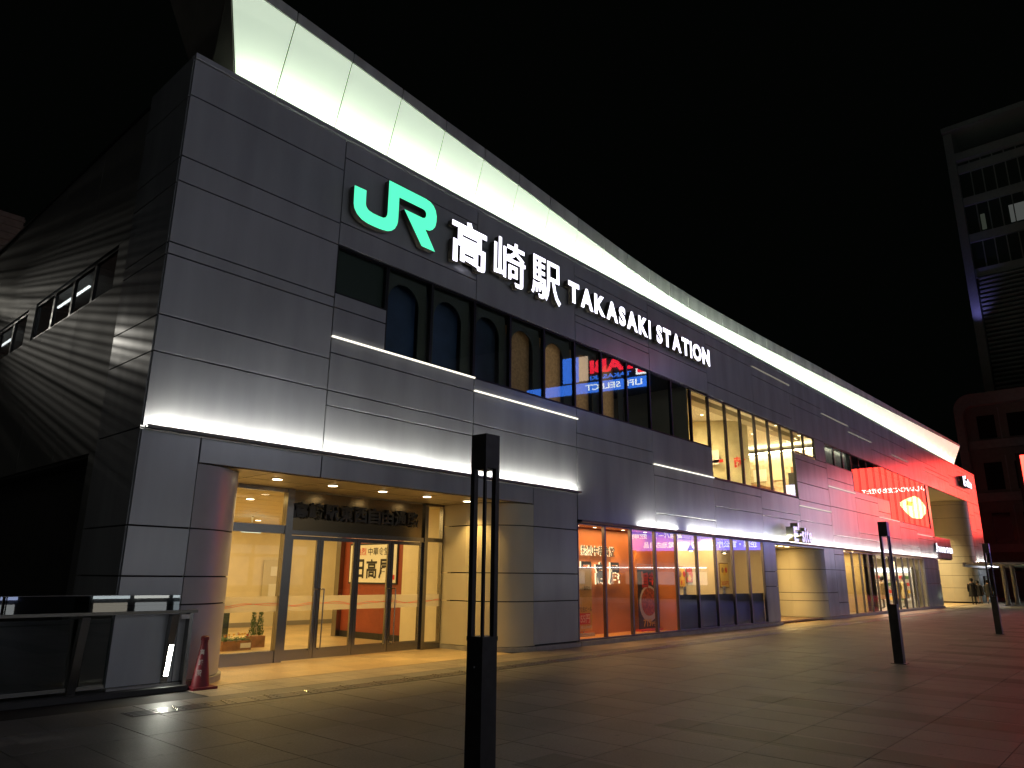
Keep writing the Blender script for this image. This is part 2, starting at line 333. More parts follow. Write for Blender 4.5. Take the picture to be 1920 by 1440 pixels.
for k in range(len(seams)-1):
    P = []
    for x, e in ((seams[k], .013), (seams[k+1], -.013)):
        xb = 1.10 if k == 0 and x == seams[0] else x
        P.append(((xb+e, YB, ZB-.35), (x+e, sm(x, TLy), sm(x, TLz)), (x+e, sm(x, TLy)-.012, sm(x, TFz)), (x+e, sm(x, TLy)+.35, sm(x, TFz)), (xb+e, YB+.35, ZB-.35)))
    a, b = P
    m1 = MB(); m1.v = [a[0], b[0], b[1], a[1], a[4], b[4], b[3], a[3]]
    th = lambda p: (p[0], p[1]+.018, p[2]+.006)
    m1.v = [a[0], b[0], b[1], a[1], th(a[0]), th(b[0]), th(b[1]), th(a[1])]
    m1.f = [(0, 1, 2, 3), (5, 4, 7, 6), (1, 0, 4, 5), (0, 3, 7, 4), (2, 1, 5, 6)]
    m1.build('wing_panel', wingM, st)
    if k == 0: wback = MB(); wback.v += [(a[0][0]-.01, YB+.04, ZB-.35), (a[1][0]-.01, a[1][1]+.04, a[1][2]), (a[3][0]-.01, a[3][1], a[3][2])]
    wback.v += [(b[0][0], YB+.04, ZB-.35), (b[1][0], b[1][1]+.04, b[1][2]), (b[3][0], b[3][1], b[3][2])]
    wback.f += [(3*k, 3*k+3, 3*k+4, 3*k+1), (3*k+1, 3*k+4, 3*k+5, 3*k+2)]
    m2 = MB(); o_ = .0
    m2.v = [(p[0], p[1]-.03, p[2]) for p in (a[1], b[1])]+[(p[0], p[1]-.03, p[2]) for p in (b[2], a[2])]+[b[3], a[3], (b[1][0], b[1][1]+.03, b[1][2]), (a[1][0], a[1][1]+.03, a[1][2])]
    m2.f = [(0, 1, 2, 3), (3, 2, 4, 5), (1, 0, 7, 6), (0, 3, 5, 7), (2, 1, 6, 4)]
    m2.build('wing_fascia', fasciaM, st)
wback.build('wing_backing', coreM, st)
e0 = MB(); e0.v = [(1.08, YB+.02, ZB-.3), (.33, sm(.35, TLy)+.02, 11.86), (.33, sm(.35, TLy)+.02, 12.1), (.10, 2.2, 12.9), (.98, 1.9, 10.6), (.98, 1.9, ZB-.3)]
e0.v += [(x+.06, y+.03, z) for x, y, z in e0.v]; e0.f = [(0, 1, 2, 3, 4, 5), (11, 10, 9, 8, 7, 6)]+[((i+1) % 6, i, 6+i, 6+(i+1) % 6) for i in range(6)]
e0.build('wing_end', M('wing_end_dark', (.16, .15, .13), .6, var=.15, scale=2), st)
box('trough', .9, 61, .08, .60, 9.74, 9.78, whiteM, st)
box('light_strip', .95, 60.8, .10, .20, 9.80, 9.84, EM('wing_led', (.86, 1., .78), 85.), st)

# ---- ledges with light strips washing the wall above
ledgeM = M('ledge_metal', (.16, .15, .145), .45, metal=.5)
def wash(x0, x1, z, gaps=()):
    box('ledge', x0, x1, -.13, .0, z-.032, z-.02, ledgeM, st)
    box('ledge_lip', x0, x1, -.14, -.131, z-.032, z+.018, ledgeM, st)
    segs = []; a = x0
    for g0, g1 in gaps: segs.append((a, g0)); a = g1
    segs.append((a, x1))
    for a, b in segs:
        if b-a > .05: box('light_strip', a+.02, b-.02, -.105, -.065, z-.02, z-.008, ledW, st)
wash(.02, 10.69, 3.69)
wash(10.69, 49.1, 2.97, ((10.69, 13.5), (15.7, 16.35)))
wash(61.9, 66.1, 3.06)
def slim(x0, x1, z, m=ledS):
    box('slot_light_trim', x0, x1, -.022, .01, z-.022, z-.010, alumM, st); box('slot_light', x0+.01, x1-.01, -.045, .01, z-.009, z+.022, m, st)
slim(3.1, 6.88, 5.87); slim(6.88, 10.72, 5.58); slim(14.5, 18.35, 4.855)
for a, b, z in ((22.2, 26, 9.62), (29.78, 33.5, 9.05), (33.55, 37.3, 8.76), (41.1, 44.7, 8.60), (48.5, 52.1, 8.52)): slim(a, b, z, ledDim)
for a, b, z in ((25.97, 29.7, 4.52), (29.75, 33.5, 5.685), (37.2, 41.0, 4.79), (44.7, 48.4, 4.285)): slim(a, b, z, EM('led_slim_mid', (1., .95, .8), .9))

# ---- window helper
def window(x0, x1, z0, z1, mat=glassM, fr=frameM, y=.05, t=.035, d=.09, parent=st):
    f_ = MB().ring(x0, x1, z0, z1, t, y-.03, y-.03+d).build('window', fr, parent)
    box('pane', x0+t, x1-t, y+.01, y+.018, z0+t, z1-t, mat, f_)
    return f_
def row(xs_, z0, z1, **k):
    for a, b in zip(xs_, xs_[1:]): window(a, b, z0, z1, **k)
def shell(x0, x1, y0, y1, z0, z1, wm, fm, cm, nm='room', skip=''):
    if 'f' not in skip: box(nm+'_floor', x0, x1, y0, y1, z0-.05, z0, fm, st)
    if 'c' not in skip: box(nm+'_ceiling', x0, x1, y0, y1, z1, z1+.05, cm, st)
    if 'b' not in skip: box(nm+'_wall', x0, x1, y1, y1+.05, z0, z1, wm, st)
    if 'l' not in skip: box(nm+'_wall', x0-.05, x0, y0, y1, z0, z1, wm, st)
    if 'r' not in skip: box(nm+'_wall', x1, x1+.05, y0, y1, z0, z1, wm, st)
def downlight(x, y, z, power, col=(1, .80, .50), r=.07, spot=120, mat=dlM, lit=True):
    MB().lathe([(r*1.25, z-.012), (r*1.25, z-.002)], x, y, 20).build('downlight', alumM, st)
    MB().lathe([(r, z-.016), (r, z-.0125)], x, y, 20).build('downlight_lens', mat, st)
    if lit: lamp('SPOT', (x, y, z-.03), power, col, .05, spot=spot, blend=.6)

# ---- upper dark windows with arched openings behind the glass
window(3.1, 4.34, 6.75, 7.74, y=.06)
row([4.34, 5.57, 6.88, 8.11, 9.40, 10.69, 11.93, 13.22, 14.5, 15.8, 17.09], 5.885, 7.74)
dimM = M('dark_interior', (.035, .045, .04), .7)
boardM = M('arch_board', (.10, .115, .095), .6)
box('arch_room_ceiling', 3.1, 17.1, .15, 3, 7.8, 7.85, dimM, st); box('arch_room_wall', 3.1, 17.1, 3, 3.05, 5.6, 7.85, dimM, st); box('arch_room_floor', 3.1, 17.1, .15, 3, 5.6, 5.65, dimM, st)
box('blank_board', 3.14, 4.30, .12, .14, 6.78, 7.70, M('green_board', (.05, .075, .06), .5), st)
ax = [4.34, 5.57, 6.88, 8.11, 9.40, 10.69, 11.93]
curtM = M('curtain_tan', (.34, .24, .14), .8, var=.25, scale=14)
blueM = M('blue_blind', (.04, .07, .13), .6, var=.3, scale=2)
for a, b in zip(ax, ax[1:]+[13.22]):
    cx = (a+b)/2-.06; w = .42; zs_ = 7.05
    inner = [(cx-w, 5.75), (cx-w, zs_)]+[(cx-w*math.cos(t*math.pi/16), zs_+.45*math.sin(t*math.pi/16)) for t in range(1, 16)]+[(cx+w, zs_), (cx+w, 5.75)]
    outer = [(a, 5.75), (a, 7.05)]+[(a+(b-a)*t/16, 7.78) for t in range(1, 16)]+[(b, 7.05), (b, 5.75)]
    m = MB()
    for y in (.16, .19): m.v += [(p[0], y, p[1]) for p in outer]+[(p[0], y, p[1]) for p in inner]
    n = len(inner)
    for i in range(n-1):
        m.f += [(i, i+1, n+i+1, n+i), (2*n+i+1, 2*n+i, 3*n+i, 3*n+i+1), (n+i, n+i+1, 3*n+i+1, 3*n+i)]
    m.build('arch_board', boardM, st)
    warm = 7.5 < a < 12.5
    box('curtain', cx-w-.05, cx+w+.05, .34, .36, 5.7, 7.6, curtM if warm else blueM, st)
for x in (8.69, 9.98, 11.25, 12.5): lamp('AREA', (x, .205, 6.7), 1.5 if x > 9 else .5, (1, .74, .46), .8, sy=1.6, rot=(math.pi/2, 0, 0))
lamp('AREA', (5.6, .205, 6.6), .35, (.4, .6, 1), 2.2, sy=1.5, rot=(math.pi/2, 0, 0)); lamp('POINT', (14.2, 1.0, 7.2), .5, (.35, .5, 1), .06)

# ---- upper lit room
row([17.09, 18.35], 5.885, 7.70, t=.04); row([18.35, 19.65, 20.9, 22.17, 23.44, 24.70, 25.97], 4.86, 7.70, t=.045); row([25.97, 27.22, 28.5], 6.78, 7.70, t=.04)
plM = M('mottled_plaster', (.62, .55, .34), .7, var=.2, scale=1.6)
shell(17.1, 32.5, .15, 4.6, 4.7, 8.05, creamM, M('cafe_floor', (.3, .22, .12), .4), ceilM, 'lounge', 'r')
MB().box(17.1, 29.7, 1.05, 1.45, 7.86, 8.05).build('ceiling_beam', M('beam_grey', (.42, .37, .27), .6), st)
arc = [(23.3, 3.9), (23.4, 3.2), (23.65, 2.6), (24.0, 2.1), (24.5, 1.75), (25.1, 1.6)]
m = MB(); k = 0
for p in arc: m.v += [(p[0], p[1], 4.7), (p[0], p[1], 8.04), (p[0]+.12, p[1]+.1, 4.7), (p[0]+.12, p[1]+.1, 8.04)]
for i in range(len(arc)-1): m.f += [(4*i, 4*i+4, 4*i+5, 4*i+1), (4*i+6, 4*i+2, 4*i+3, 4*i+7)]
m.f += [(4*i+k_) for k_ in ()]; n = 4*(len(arc)-1); m.f += [(n, n+2, n+3, n+1)]
m.build('curved_wall', plM, st, True)
box('brick_wall', 31.4, 31.5, .2, 4.6, 4.7, 7.70, M('stacked_stone', (.62, .55, .40), .7, var=.25, scale=5), st)
for i in range(7):
    for j in range(9):
        random.seed(i*31+j)
        box('stone_course', 31.36+random.uniform(-.012, .012), 31.4, .25+i*.62+(j % 2)*.25, .25+i*.62+.58+(j % 2)*.25, 6.0+j*.17, 6.0+j*.17+.155, MATS['stacked_stone'], st)
box('cove_light', 31.1, 31.3, .3, 4.4, 7.72, 7.76, EM('cove', (1, .84, .5), 40.), st)
for k, (x, y) in enumerate(((18.2, .8), (19.6, 2.2), (21.2, .7), (22.4, 2.3), (26.3, .8), (27.5, 2.4), (29.2, .9))): downlight(x, y, 8.05, 60, (1, .76, .40), .06, 150)
lamp('AREA', (20.3, 1.9, 7.95), 620, (1, .77, .40), 3.5, sy=1.6); lamp('AREA', (28.3, 2.0, 7.95), 620, (1, .77, .40), 4.0, sy=1.8); lamp('AREA', (24.5, .6, 4.8), 150, (1, .77, .40), 6., sy=.6, rot=(math.pi, 0, 0))  # the last, upward one is an added fill with no fitting
box('reception_counter', 26.5, 29.6, 2.4, 3.0, 4.7, 5.75, woodM, st)
box('menu_board', 30.9, 31.34, 1.2, 2.2, 5.5, 6.6, darkM, st)
letters('wall_lettering', '献', (1.75, 1.25, 6.0, 6.45), '-x', redM, st, at=23.9, bold=.02)
for q, (y, z0, z1, m_) in enumerate(((2.62, 6.15, 6.75, whiteM), (2.45, 6.22, 6.34, redM))): box('wall_notice', 23.52, 23.56, y-.4, y+.1, z0, z1, m_, st)
for q in range(4): box('wall_picture', 31.30, 31.355, .6+q*.95, 1.25+q*.95, 6.35, 6.95, [whiteM, woodM, creamM, whiteM][q], st)
sb_ = thing('lounge_sofa', 'brown rounded bench inside the bright upper lounge', 'bench', (21, 1.6, 4.7)); MB().lathe([(1.1, 4.7), (1.15, 5.15), (1.1, 5.2), (.5, 5.22)], 21.2, 1.9, 24, 1.2, .8).build('seat', woodM, sb_, True); MB().lathe([(.5, 5.2), (.48, 5.6), (.3, 5.65)], 21.2, 1.9, 20, 1.2, .8).build('backrest', M('sofa_dark', (.12, .07, .05), .6), sb_, True)
sh = thing('book_shelf', 'small shelf of leaflets behind the leftmost bright upper window', 'shelf', (17.9, .9, 4.7))
box('shelf_unit', 17.3, 18.3, .75, 1.05, 4.7, 5.95, woodM, sh)
for k in range(6): box('leaflet', 17.35+k*.15, 17.46+k*.15, .72, .745, 5.95, 6.15+.04*(k % 3), [whiteM, redM, yellowM][k % 3], sh)

# ---- curtained and mirror-dark upper windows
row([29.8, 31.05, 32.28, 33.5], 6.74, 7.66, t=.03); box('pale_curtain', 29.8, 33.5, .2, .22, 6.7, 7.7, M('pale_curtain', (.5, .5, .42), .8, var=.2, scale=6), st)
lamp('AREA', (31.6, .12, 7.6), 9, (1, .95, .8), 3.2, sy=.05)
row([33.5, 34.63, 35.89, 37.22, 38.45, 39.55], 5.82, 7.64, t=.014, y=.015, d=.02); row([39.55, 40.92, 42.15, 43.4, 44.65, 45.9, 47.1, 48.4], 4.82, 7.62, t=.014, y=.015, d=.02)
box('dark_room_wall', 33.5, 48.4, 1.2, 1.25, 4.7, 7.8, dimM, st); box('dark_room_wall', 33.45, 33.5, .1, 1.2, 4.7, 7.8, dimM, st)

# ================================================================== ENTRANCE HALL
YD = 1.95
def quarter(cx, cy, r, a0, a1, zlev, mat, name, n=10):
    for z0, z1 in zip(zlev[1:], zlev):
        m = MB()
        for i in range(n+1):
            a = math.radians(a0+(a1-a0)*i/n); x, y = cx+r*math.cos(a), cy+r*math.sin(a); xi, yi = cx+(r-.05)*math.cos(a), cy+(r-.05)*math.sin(a)
            m.v += [(x, y, z0+G), (x, y, z1-G), (xi, yi, z0+G), (xi, yi, z1-G)]
        for i in range(n): m.f += [(4*i, 4*i+4, 4*i+5, 4*i+1), (4*i+2, 4*i, 4*i+1, 4*i+3) if i == 0 else (4*i+1, 4*i+5, 4*i+7, 4*i+3), (4*i+2, 4*i+6, 4*i+4, 4*i)]
        m.build(name, mat, st, True)
    m = MB()
    for i in range(n+1):
        a = math.radians(a0+(a1-a0)*i/n); x, y = cx+(r-.03)*math.cos(a), cy+(r-.03)*math.sin(a); m.v += [(x, y, zlev[-1]), (x, y, zlev[0])]
    for i in range(n): m.f.append((2*i, 2*i+2, 2*i+3, 2*i+1))
    m.build('column_backing', coreM, st)
lzl = [3.25, 2.26, 1.56, 1.16, .1]; rzl = [3.25, 2.74, 1.68, 1.06, .1]
quarter(.9, 1.12, 1.12, -90, 0, lzl, M('column_silver', (.45, .45, .46), .36, var=.05), 'column_panel')
quarter(9.0, 1.12, 1.12, 180, 270, rzl, beigeM, 'column_panel')
for z0, z1 in zip(lzl[1:], lzl): box('reveal_panel', 1.96, 2.02, 1.125, YD+.1, z0+G, z1-G, panelM, st)
for z0, z1 in zip(rzl[1:], rzl): box('reveal_panel', 7.88, 7.94, 1.125, YD+.1, z0+G, z1-G, beigeM, st)
box('soffit', .9, 8.97, .07, YD+.1, 3.255, 3.30, M('soffit_cream', (.60, .56, .46), .35), st)
for k in range(1, 6): box('soffit_joint', .9+k*1.345, .91+k*1.345, .08, YD, 3.2525, 3.256, coreM, st)
box('soffit_joint', .9, 8.9, 1.05, 1.06, 3.2525, 3.256, coreM, st)
for x in (2.70, 3.88, 5.08, 6.28, 7.49): downlight(x, .74, 3.25, 155, (1, .64, .20), .085, 112)
# plinths
def qplinth(cx, cy, r, a0, a1):
    m = MB(); n = 12
    for i in range(n+1):
        a = math.radians(a0+(a1-a0)*i/n)
        for rr in (r, r-.2):
            for z in (0, .1): m.v.append((cx+rr*math.cos(a), cy+rr*math.sin(a), z))
    for i in range(n): k = 4*i; m.f += [(k, k+4, k+5, k+1), (k+1, k+5, k+7, k+3), (k+6, k+2, k+3, k+7)]
    m.f += [(0, 1, 3, 2), (4*n, 4*n+2, 4*n+3, 4*n+1)]
    m.build('plinth', stoneM, st, True)
qplinth(.9, 1.12, 1.17, -90, 0); qplinth(9.0, 1.12, 1.17, 180, 270); qplinth(28.4, 1.12, 1.17, 180, 270)
for a, b in ((0, .9), (9.0, 10.68), (10.69, 14.4), (14.42, 18.2), (18.22, 23.12), (28.4, 30.85), (30.87, 38), (38.02, 45.4), (45.42, 49.1), (61.75, 66.2)): box('plinth', a+.004, b-.004, -.06, .15, 0, .1, stoneM, st)
for a, b, c, d in ((1.95, 2.03, 1.125, 1.9), (7.87, 7.95, 1.125, 1.9), (27.26, 27.34, 1.125, 6.0)): box('plinth', a, b, c, d, .005, .1, stoneM, st)
# glazed door screen
def bar(name, x0, x1, z0, z1, y0=YD-.06, y1=YD+.06, m=steelM, parent=st): return box(name, x0, x1, y0, y1, z0, z1, m, parent)
bar('post', 3.64, 3.79, 0, 3.25, YD-.08, YD+.08); bar('post', 7.27, 7.37, 0, 3.25, YD-.08, YD+.08); bar('post', 7.84, 7.875, 0, 3.25); bar('post', 2.025, 2.08, 0, 3.25)
bar('transom', 2.08, 3.64, 2.37, 2.53); bar('head_rail', 2.08, 3.64, 3.17, 3.25); bar('sill_rail', 2.08, 3.64, 0, .22); bar('transom', 7.37, 7.84, 2.37, 2.46); bar('head_rail', 7.37, 7.84, 3.19, 3.25); bar('sill_rail', 7.37, 7.84, 0, .16)
box('pane', 2.08, 3.64, YD, YD+.01, .22, 2.37, clearM, st); box('pane', 2.08, 3.64, YD, YD+.01, 2.53, 3.17, clearM, st); box('pane', 7.37, 7.84, YD, YD+.01, .16, 2.37, clearM, st); box('pane', 7.37, 7.84, YD, YD+.01, 2.46, 3.19, clearM, st)
bar('sign_panel', 3.79, 7.27, 2.45, 3.22, YD-.02, YD+.05, M('bronze_steel', (.24, .185, .11), .2, metal=1.)); bar('head_rail', 3.79, 7.27, 2.36, 2.45)
gm = M('frosted_band', (.80, .72, .52), .5, var=.02); bt = gm.node_tree
tr_ = bt.nodes.new('ShaderNodeBsdfTransparent'); mxs = bt.nodes.new('ShaderNodeMixShader'); mxs.inputs[0].default_value = .55
out_ = bt.nodes['Material Output']; bt.links.new(tr_.outputs[0], mxs.inputs[1]); bt.links.new(bt.nodes['Principled BSDF'].outputs[0], mxs.inputs[2]); bt.links.new(mxs.outputs[0], out_.inputs[0])
waveM = M('wave_red', (.75, .12, .05), .5)
def band(x0, x1, parent):
    box('frosted_band', x0, x1, YD-.006, YD-.002, .92, 1.2, gm, parent)
    for ph, am in ((0, .03), (1.3, .02)):
        m = MB(); n = 24
        for i in range(n+1):
            x = x0+(x1-x0)*i/n; z = 1.045+am*math.sin(4.2*x+ph)+.01*math.sin(9*x)
            m.v += [(x, YD-.0085, z-.0035), (x, YD-.0085, z+.0035)]
        for i in range(n): m.f.append((2*i, 2*i+2, 2*i+3, 2*i+1))
        m.build('wave_line', waveM, parent)
band(2.08, 3.64, st); band(7.37, 7.84, st)
ds = [3.79, 4.50, 5.42, 6.34, 7.27]
for k in range(4):
    a, b = ds[k]+.006, ds[k+1]-.006
    d = thing('glass_door', ['clear', 'second', 'third', 'fourth'][k], 'door', ((a+b)/2, YD, 0), 'steel framed glass doors of the station passage')
    d['label'] = ['narrow steel framed glass door next to the wide fixed pane', 'glass door second from the left in the lit entrance', 'glass door in front of the white restaurant poster', 'glass door at the right end of the lit entrance, beside the yellow column'][k]
    m = MB().ring(a, b, .02, 2.35, .075, YD-.025, YD+.025); m.build('door_frame', steelM, d)
    box('kick_rail', a+.075, b-.075, YD-.022, YD+.022, .095, .21, steelM, d)
    box('pane', a+.075, b-.075, YD+.0, YD+.01, .21, 2.275, clearM, d)
    band(a+.08, b-.08, d)
    hx = b-.11 if k % 2 == 0 else a+.11; wx = b-.04 if k % 2 == 0 else a+.04
    MB().tube([(wx, YD-.025, 1.33), (wx, YD-.09, 1.33), (hx-.0, YD-.10, 1.33), (hx, YD-.10, 1.30), (hx, YD-.10, .21), (hx, YD-.025, .19)], .013).build('handle', steelM, d, True)
# hall interior
box('hall_floor', .9, 8.2, -.05, 11, -.04, .004, floorM, st); box('hall_floor_side', 8.2, 12, 6.4, 11, -.04, .004, floorM, st)
box('hall_ceiling', 2.0, 12, YD+.07, 11, 3.21, 3.25, ceilM, st)
for k in range(8): box('ceiling_joint', 2.0, 12, 3+k, 3.012+k, 3.207, 3.2105, M('joint_grey', (.3, .27, .2), .8), st)
box('hall_wall', 1.95, 2.0, YD+.1, 11, 0, 3.21, creamM, st); box('hall_wall', 2, 12, 11, 11.05, 0, 3.21, creamM, st); box('hall_wall', 12, 12.05, 6.4, 11, 0, 3.21, creamM, st)
box('skirting', 2, 12, 10.96, 11, 0, .14, M('skirt_grey', (.25, .23, .2), .5), st)
box('hall_wall', 8.2, 8.3, YD+.1, 3.72, 0, 3.21, creamM, st); box('restaurant_front', 8.2, 8.3, 3.72, 6.2, 0, 3.21, redwallM, st); box('skirting', 8.18, 8.2, 3.72, 6.2, 0, .16, darkM, st); box('corner_post', 8.05, 8.3, 6.2, 6.4, 0, 3.21, steelM, st)
box('hall_wall', 8.3, 12, 6.4, 6.45, 0, 3.21, creamM, st)
dr = thing('service_door', 'cream service door with white notices inside the lit entrance hall', 'door', (9.0, 10.9, 0))
box('door_leaf', 8.5, 9.5, 10.93, 10.958, 0, 2.05, M('door_cream', (.6, .54, .38), .5), dr); box('notice', 8.75, 9.2, 10.915, 10.929, 1.55, 1.85, whiteM, dr); box('notice', 8.72, 9.22, 10.915, 10.929, .75, 1.3, whiteM, dr); MB().lathe([(.04, .95), (.04, 1.05)], 9.4, 10.9, 8).build('handle', steelM, dr)
for x in (4., 7.5, 10.): 
    for y in (4., 7., 9.8): downlight(x if not (x > 8 and y < 6.5) else 5.8, y, 3.21, 12, (1, .72, .34), .08, 150)
lamp('AREA', (5, 6.5, 3.19), 285, (1, .70, .27), 5, sy=7); lamp('AREA', (10, 8.7, 3.19), 40, (1, .74, .34), 2.5, sy=3)
ex = thing('exit_sign', 'white hanging exit sign glowing inside the entrance hall', 'sign', (6.6, 8.5, 2.8)); box('sign_face', 6.3, 6.9, 8.5, 8.55, 2.75, 2.98, EM('exit_white', (.8, 1, .85), 2.), ex); box('hanger', 6.58, 6.62, 8.51, 8.54, 2.98, 3.21, steelM, ex)
po = thing('restaurant_poster', 'white framed calligraphy poster on red wall inside entrance', 'poster', (8.18, 4.9, 1.4))
box('poster_frame', 8.165, 8.198, 3.88, 5.92, 1.38, 2.43, darkM, po); box('poster_sheet', 8.155, 8.164, 3.92, 5.88, 1.42, 2.39, M('paper', (.78, .75, .66), .6), po)
letters('lettering', '熱烈', (5.62, 5.18, 2.12, 2.32), '-x', redM, po, at=8.15, bold=.01); letters('lettering', '中華食堂', (5.10, 4.22, 2.12, 2.32), '-x', inkM, po, at=8.15, bold=.01)
for ch, a, b in (('日', 5.66, 5.25), ('高', 5.15, 4.70), ('屋', 4.62, 4.12)): letters('lettering', ch, (a, b, 1.52, 2.02), '-x', inkM, po, at=8.15, bold=.025)
box('stamp', 8.148, 8.1545, 3.96, 4.04, 1.5, 1.62, redM, po)
# sign above the doors
ps = thing('passage_sign', 'black cut-out characters on bronze panel above the glass doors', 'sign', (5.4, 1.85, 2.7))
tx = '高崎駅東西自由通路'
for k, ch in enumerate(tx): a = 3.77+k*.367; letters('letter', ch, (a+.01, a+.35, 2.68, 3.01), '-y', blackletM, ps, .05, at=1.86, bold=.03)
# planters
leafM = M('leaf_green', (.06, .14, .03), .6, var=.4, scale=20)
pl = thing('flower_trough', 'long brown trough of yellow and red pansies behind the entrance glass', 'planter', (4.2, 4.6, 0))
MB().bev(3.95, 4.62, 4.45, 4.75, 0, .2).build('trough_box', woodM, pl); box('name_plate', 4.36, 4.6, 4.435, 4.449, .05, .15, whiteM, pl)
fol = MB()
for k in range(420):
    x, y, z = random.uniform(3.97, 4.6), random.uniform(4.44, 4.76), .19+abs(random.gauss(0, .05)); s_ = random.uniform(.02, .035); a = random.uniform(0, 6.3); dx, dy = s_*math.cos(a), s_*math.sin(a); h = random.uniform(-.02, .02)
    fol.quad((x-dx, y-dy, z), (x+dy*.5, y-dx*.5, z+h), (x+dx, y+dy, z+h), (x-dy*.5, y+dx*.5, z))
fol.build('foliage', leafM, pl, kind='stuff')
for k in range(12):
    x, y, z = 3.99+k*.053, random.uniform(4.43, 4.6), .27+random.uniform(0, .09); m = MB()
    for q in range(5): a = q*1.256; m.quad((x, y, z), (x+.02*math.cos(a-.5), y-.01, z+.02*math.sin(a-.5)), (x+.036*math.cos(a), y-.012, z+.036*math.sin(a)), (x+.02*math.cos(a+.5), y-.01, z+.02*math.sin(a+.5)))
    m.build('flower', [yellowM, redM, whiteM][k % 3 if k % 4 else 0], pl)
pc = thing('conifer_planter', 'square brown pot with two pointed conifers behind the entrance glass', 'planter', (5.0, 4.9, 0))
MB().bev(4.82, 5.14, 4.78, 5.08, 0, .25).build('pot', woodM, pc)
for cx in (4.90, 5.07):
    m = MB()
    for k in range(420):
        z = .25+.75*random.random()**1.3; r_ = .10*(1-(z-.25)/.78)*random.random()**.5; a = random.uniform(0, 6.3); x, y = cx+r_*math.cos(a), 4.93+r_*math.sin(a); s_ = .022
        m.quad((x, y, z), (x+s_*.4*math.sin(a), y-s_*.4*math.cos(a), z+.02), (x+s_*math.cos(a), y+s_*math.sin(a), z+.05), (x-s_*.4*math.sin(a), y+s_*.4*math.cos(a), z+.02))
    m.build('conifer', leafM, pc, kind='stuff')
hr = thing('hall_handrail', 'steel handrail with glass end panel inside the entrance hall', 'handrail', (4.0, 5.6, 0))
MB().tube([(2.1, 5.7, .84), (4.6, 5.7, .84), (4.72, 5.72, .82)], .022).build('rail', steelM, hr, True); box('end_glass', 4.1, 4.5, 5.3, 5.312, 0, 1.0, railGlassM, hr); box('rail_post', 4.18, 4.22, 5.68, 5.72, 0, .84, steelM, hr)

# ================================================================== SHOP ONE (display and restaurant)
sx = [10.69, 11.90, 13.17, 14.43, 15.67, 16.95, 18.22, 19.48, 20.74, 22.0]
row(sx, .11, 2.93, t=.035, fr=M('shop_frame', (.16, .15, .18), .35, metal=.7), y=.04)
box('display_floor', 10.69, 15.75, .08, .95, .06, .12, M('display_floor', (.5, .22, .06), .4), st); box('display_wall', 10.69, 15.75, .95, 1.0, .1, 2.95, orangeM, st); box('display_wall', 15.72, 15.77, .08, .95, .1, 2.95, orangeM, st); box('display_wall', 10.64, 10.69, .08, .95, .1, 2.95, orangeM, st); box('display_ceiling', 10.69, 15.75, .08, .95, 2.93, 2.97, orangeM, st)
for x in (10.95, 11.5, 12.3, 12.75, 13.7, 14.9): downlight(x, .62, 2.93, 75, (1, .60, .24), .045, 80)
sg = thing('restaurant_sign', 'backlit brush lettering on the orange wall of the shop display', 'sign', (12.6, .94, 1.5))
for k, ch in enumerate('熱烈中華食堂'): letters('letter', ch, (12.0+k*.27, 12.25+k*.27, 2.18, 2.45), '-y', inkM, sg, .03, EM('halo_edge', (1, .72, .4), 2.2), .02, at=.86)
for ch, a, b in (('日', 11.95, 12.42), ('高', 12.62, 13.12), ('屋', 13.28, 13.80)): letters('letter', ch, (a, b, 1.42, 2.02), '-y', inkM, sg, .05, EM('halo_edge', (1, .72, .4), 2.2), .03, at=.84)
bn = thing('beer_banner', 'tall amber roll-up banner with red price in the first shop window', 'banner', (11.95, .7, .12))
box('banner_sheet', 11.55, 12.22, .70, .71, .26, 1.84, M('beer_amber', (.62, .34, .06), .5, var=.25, scale=2.5), bn); box('banner_base', 11.52, 12.25, .64, .77, .12, .2, alumM, bn); box('banner_top', 11.55, 12.22, .695, .715, 1.84, 1.86, alumM, bn); MB().tube([(11.88, .74, .2), (11.88, .74, 1.84)], .01).build('banner_pole', alumM, bn)
box('foam_print', 11.56, 12.21, .694, .699, 1.3, 1.83, M('foam', (.75, .62, .42), .6, var=.1), bn)
letters('print', '一番搾り', (11.75, 12.12, 1.28, 1.38), '-y', inkM, bn, at=.69); letters('print', '搾り生ビール', (11.57, 12.2, .74, .86), '-y', inkM, bn, at=.69, bold=.02)
box('print_patch', 11.57, 12.12, .691, .6935, .42, .70, redM, bn); letters('print', '355円', (11.58, 12.10, .45, .67), '-y', M('pink_print', (.85, .5, .4), .5), bn, at=.688, bold=.02); letters('print', '税込390円', (11.7, 12.18, .31, .39), '-y', whiteM, bn, at=.688)
rb = thing('ramen_banner', 'black standing banner with large white noodle bowl in the shop display', 'banner', (15.1, .7, .12))
box('banner_sheet', 14.52, 15.66, .70, .71, .18, 1.84, M('banner_black', (.03, .02, .02), .5), rb); box('banner_base', 14.5, 15.68, .6, .8, .12, .17, redM, rb)
disc = lambda r, n=32, sx_=1, sz=1, cx=15.1, cz=.88: [(cx+r*sx_*math.cos(2*math.pi*i/n), cz+r*sz*math.sin(2*math.pi*i/n)) for i in range(n)]
MB().prism(disc(.52, sz=.98), .694, .698).build('bowl_print', M('bowl_white', (.72, .62, .5), .5), rb); MB().prism(disc(.43, sz=.92, cz=.93), .690, .693).build('soup_print', M('soup_red', (.5, .10, .03), .4, var=.6, scale=18), rb)
letters('print', '719', (14.75, 15.18, .24, .44), '-y', yellowM, rb, at=.688, bold=.03); letters('print', '円', (15.2, 15.42, .25, .36), '-y', yellowM, rb, at=.688, bold=.03); letters('print', 'チゲ味噌', (14.75, 15.3, .46, .54), '-y', whiteM, rb, at=.688)
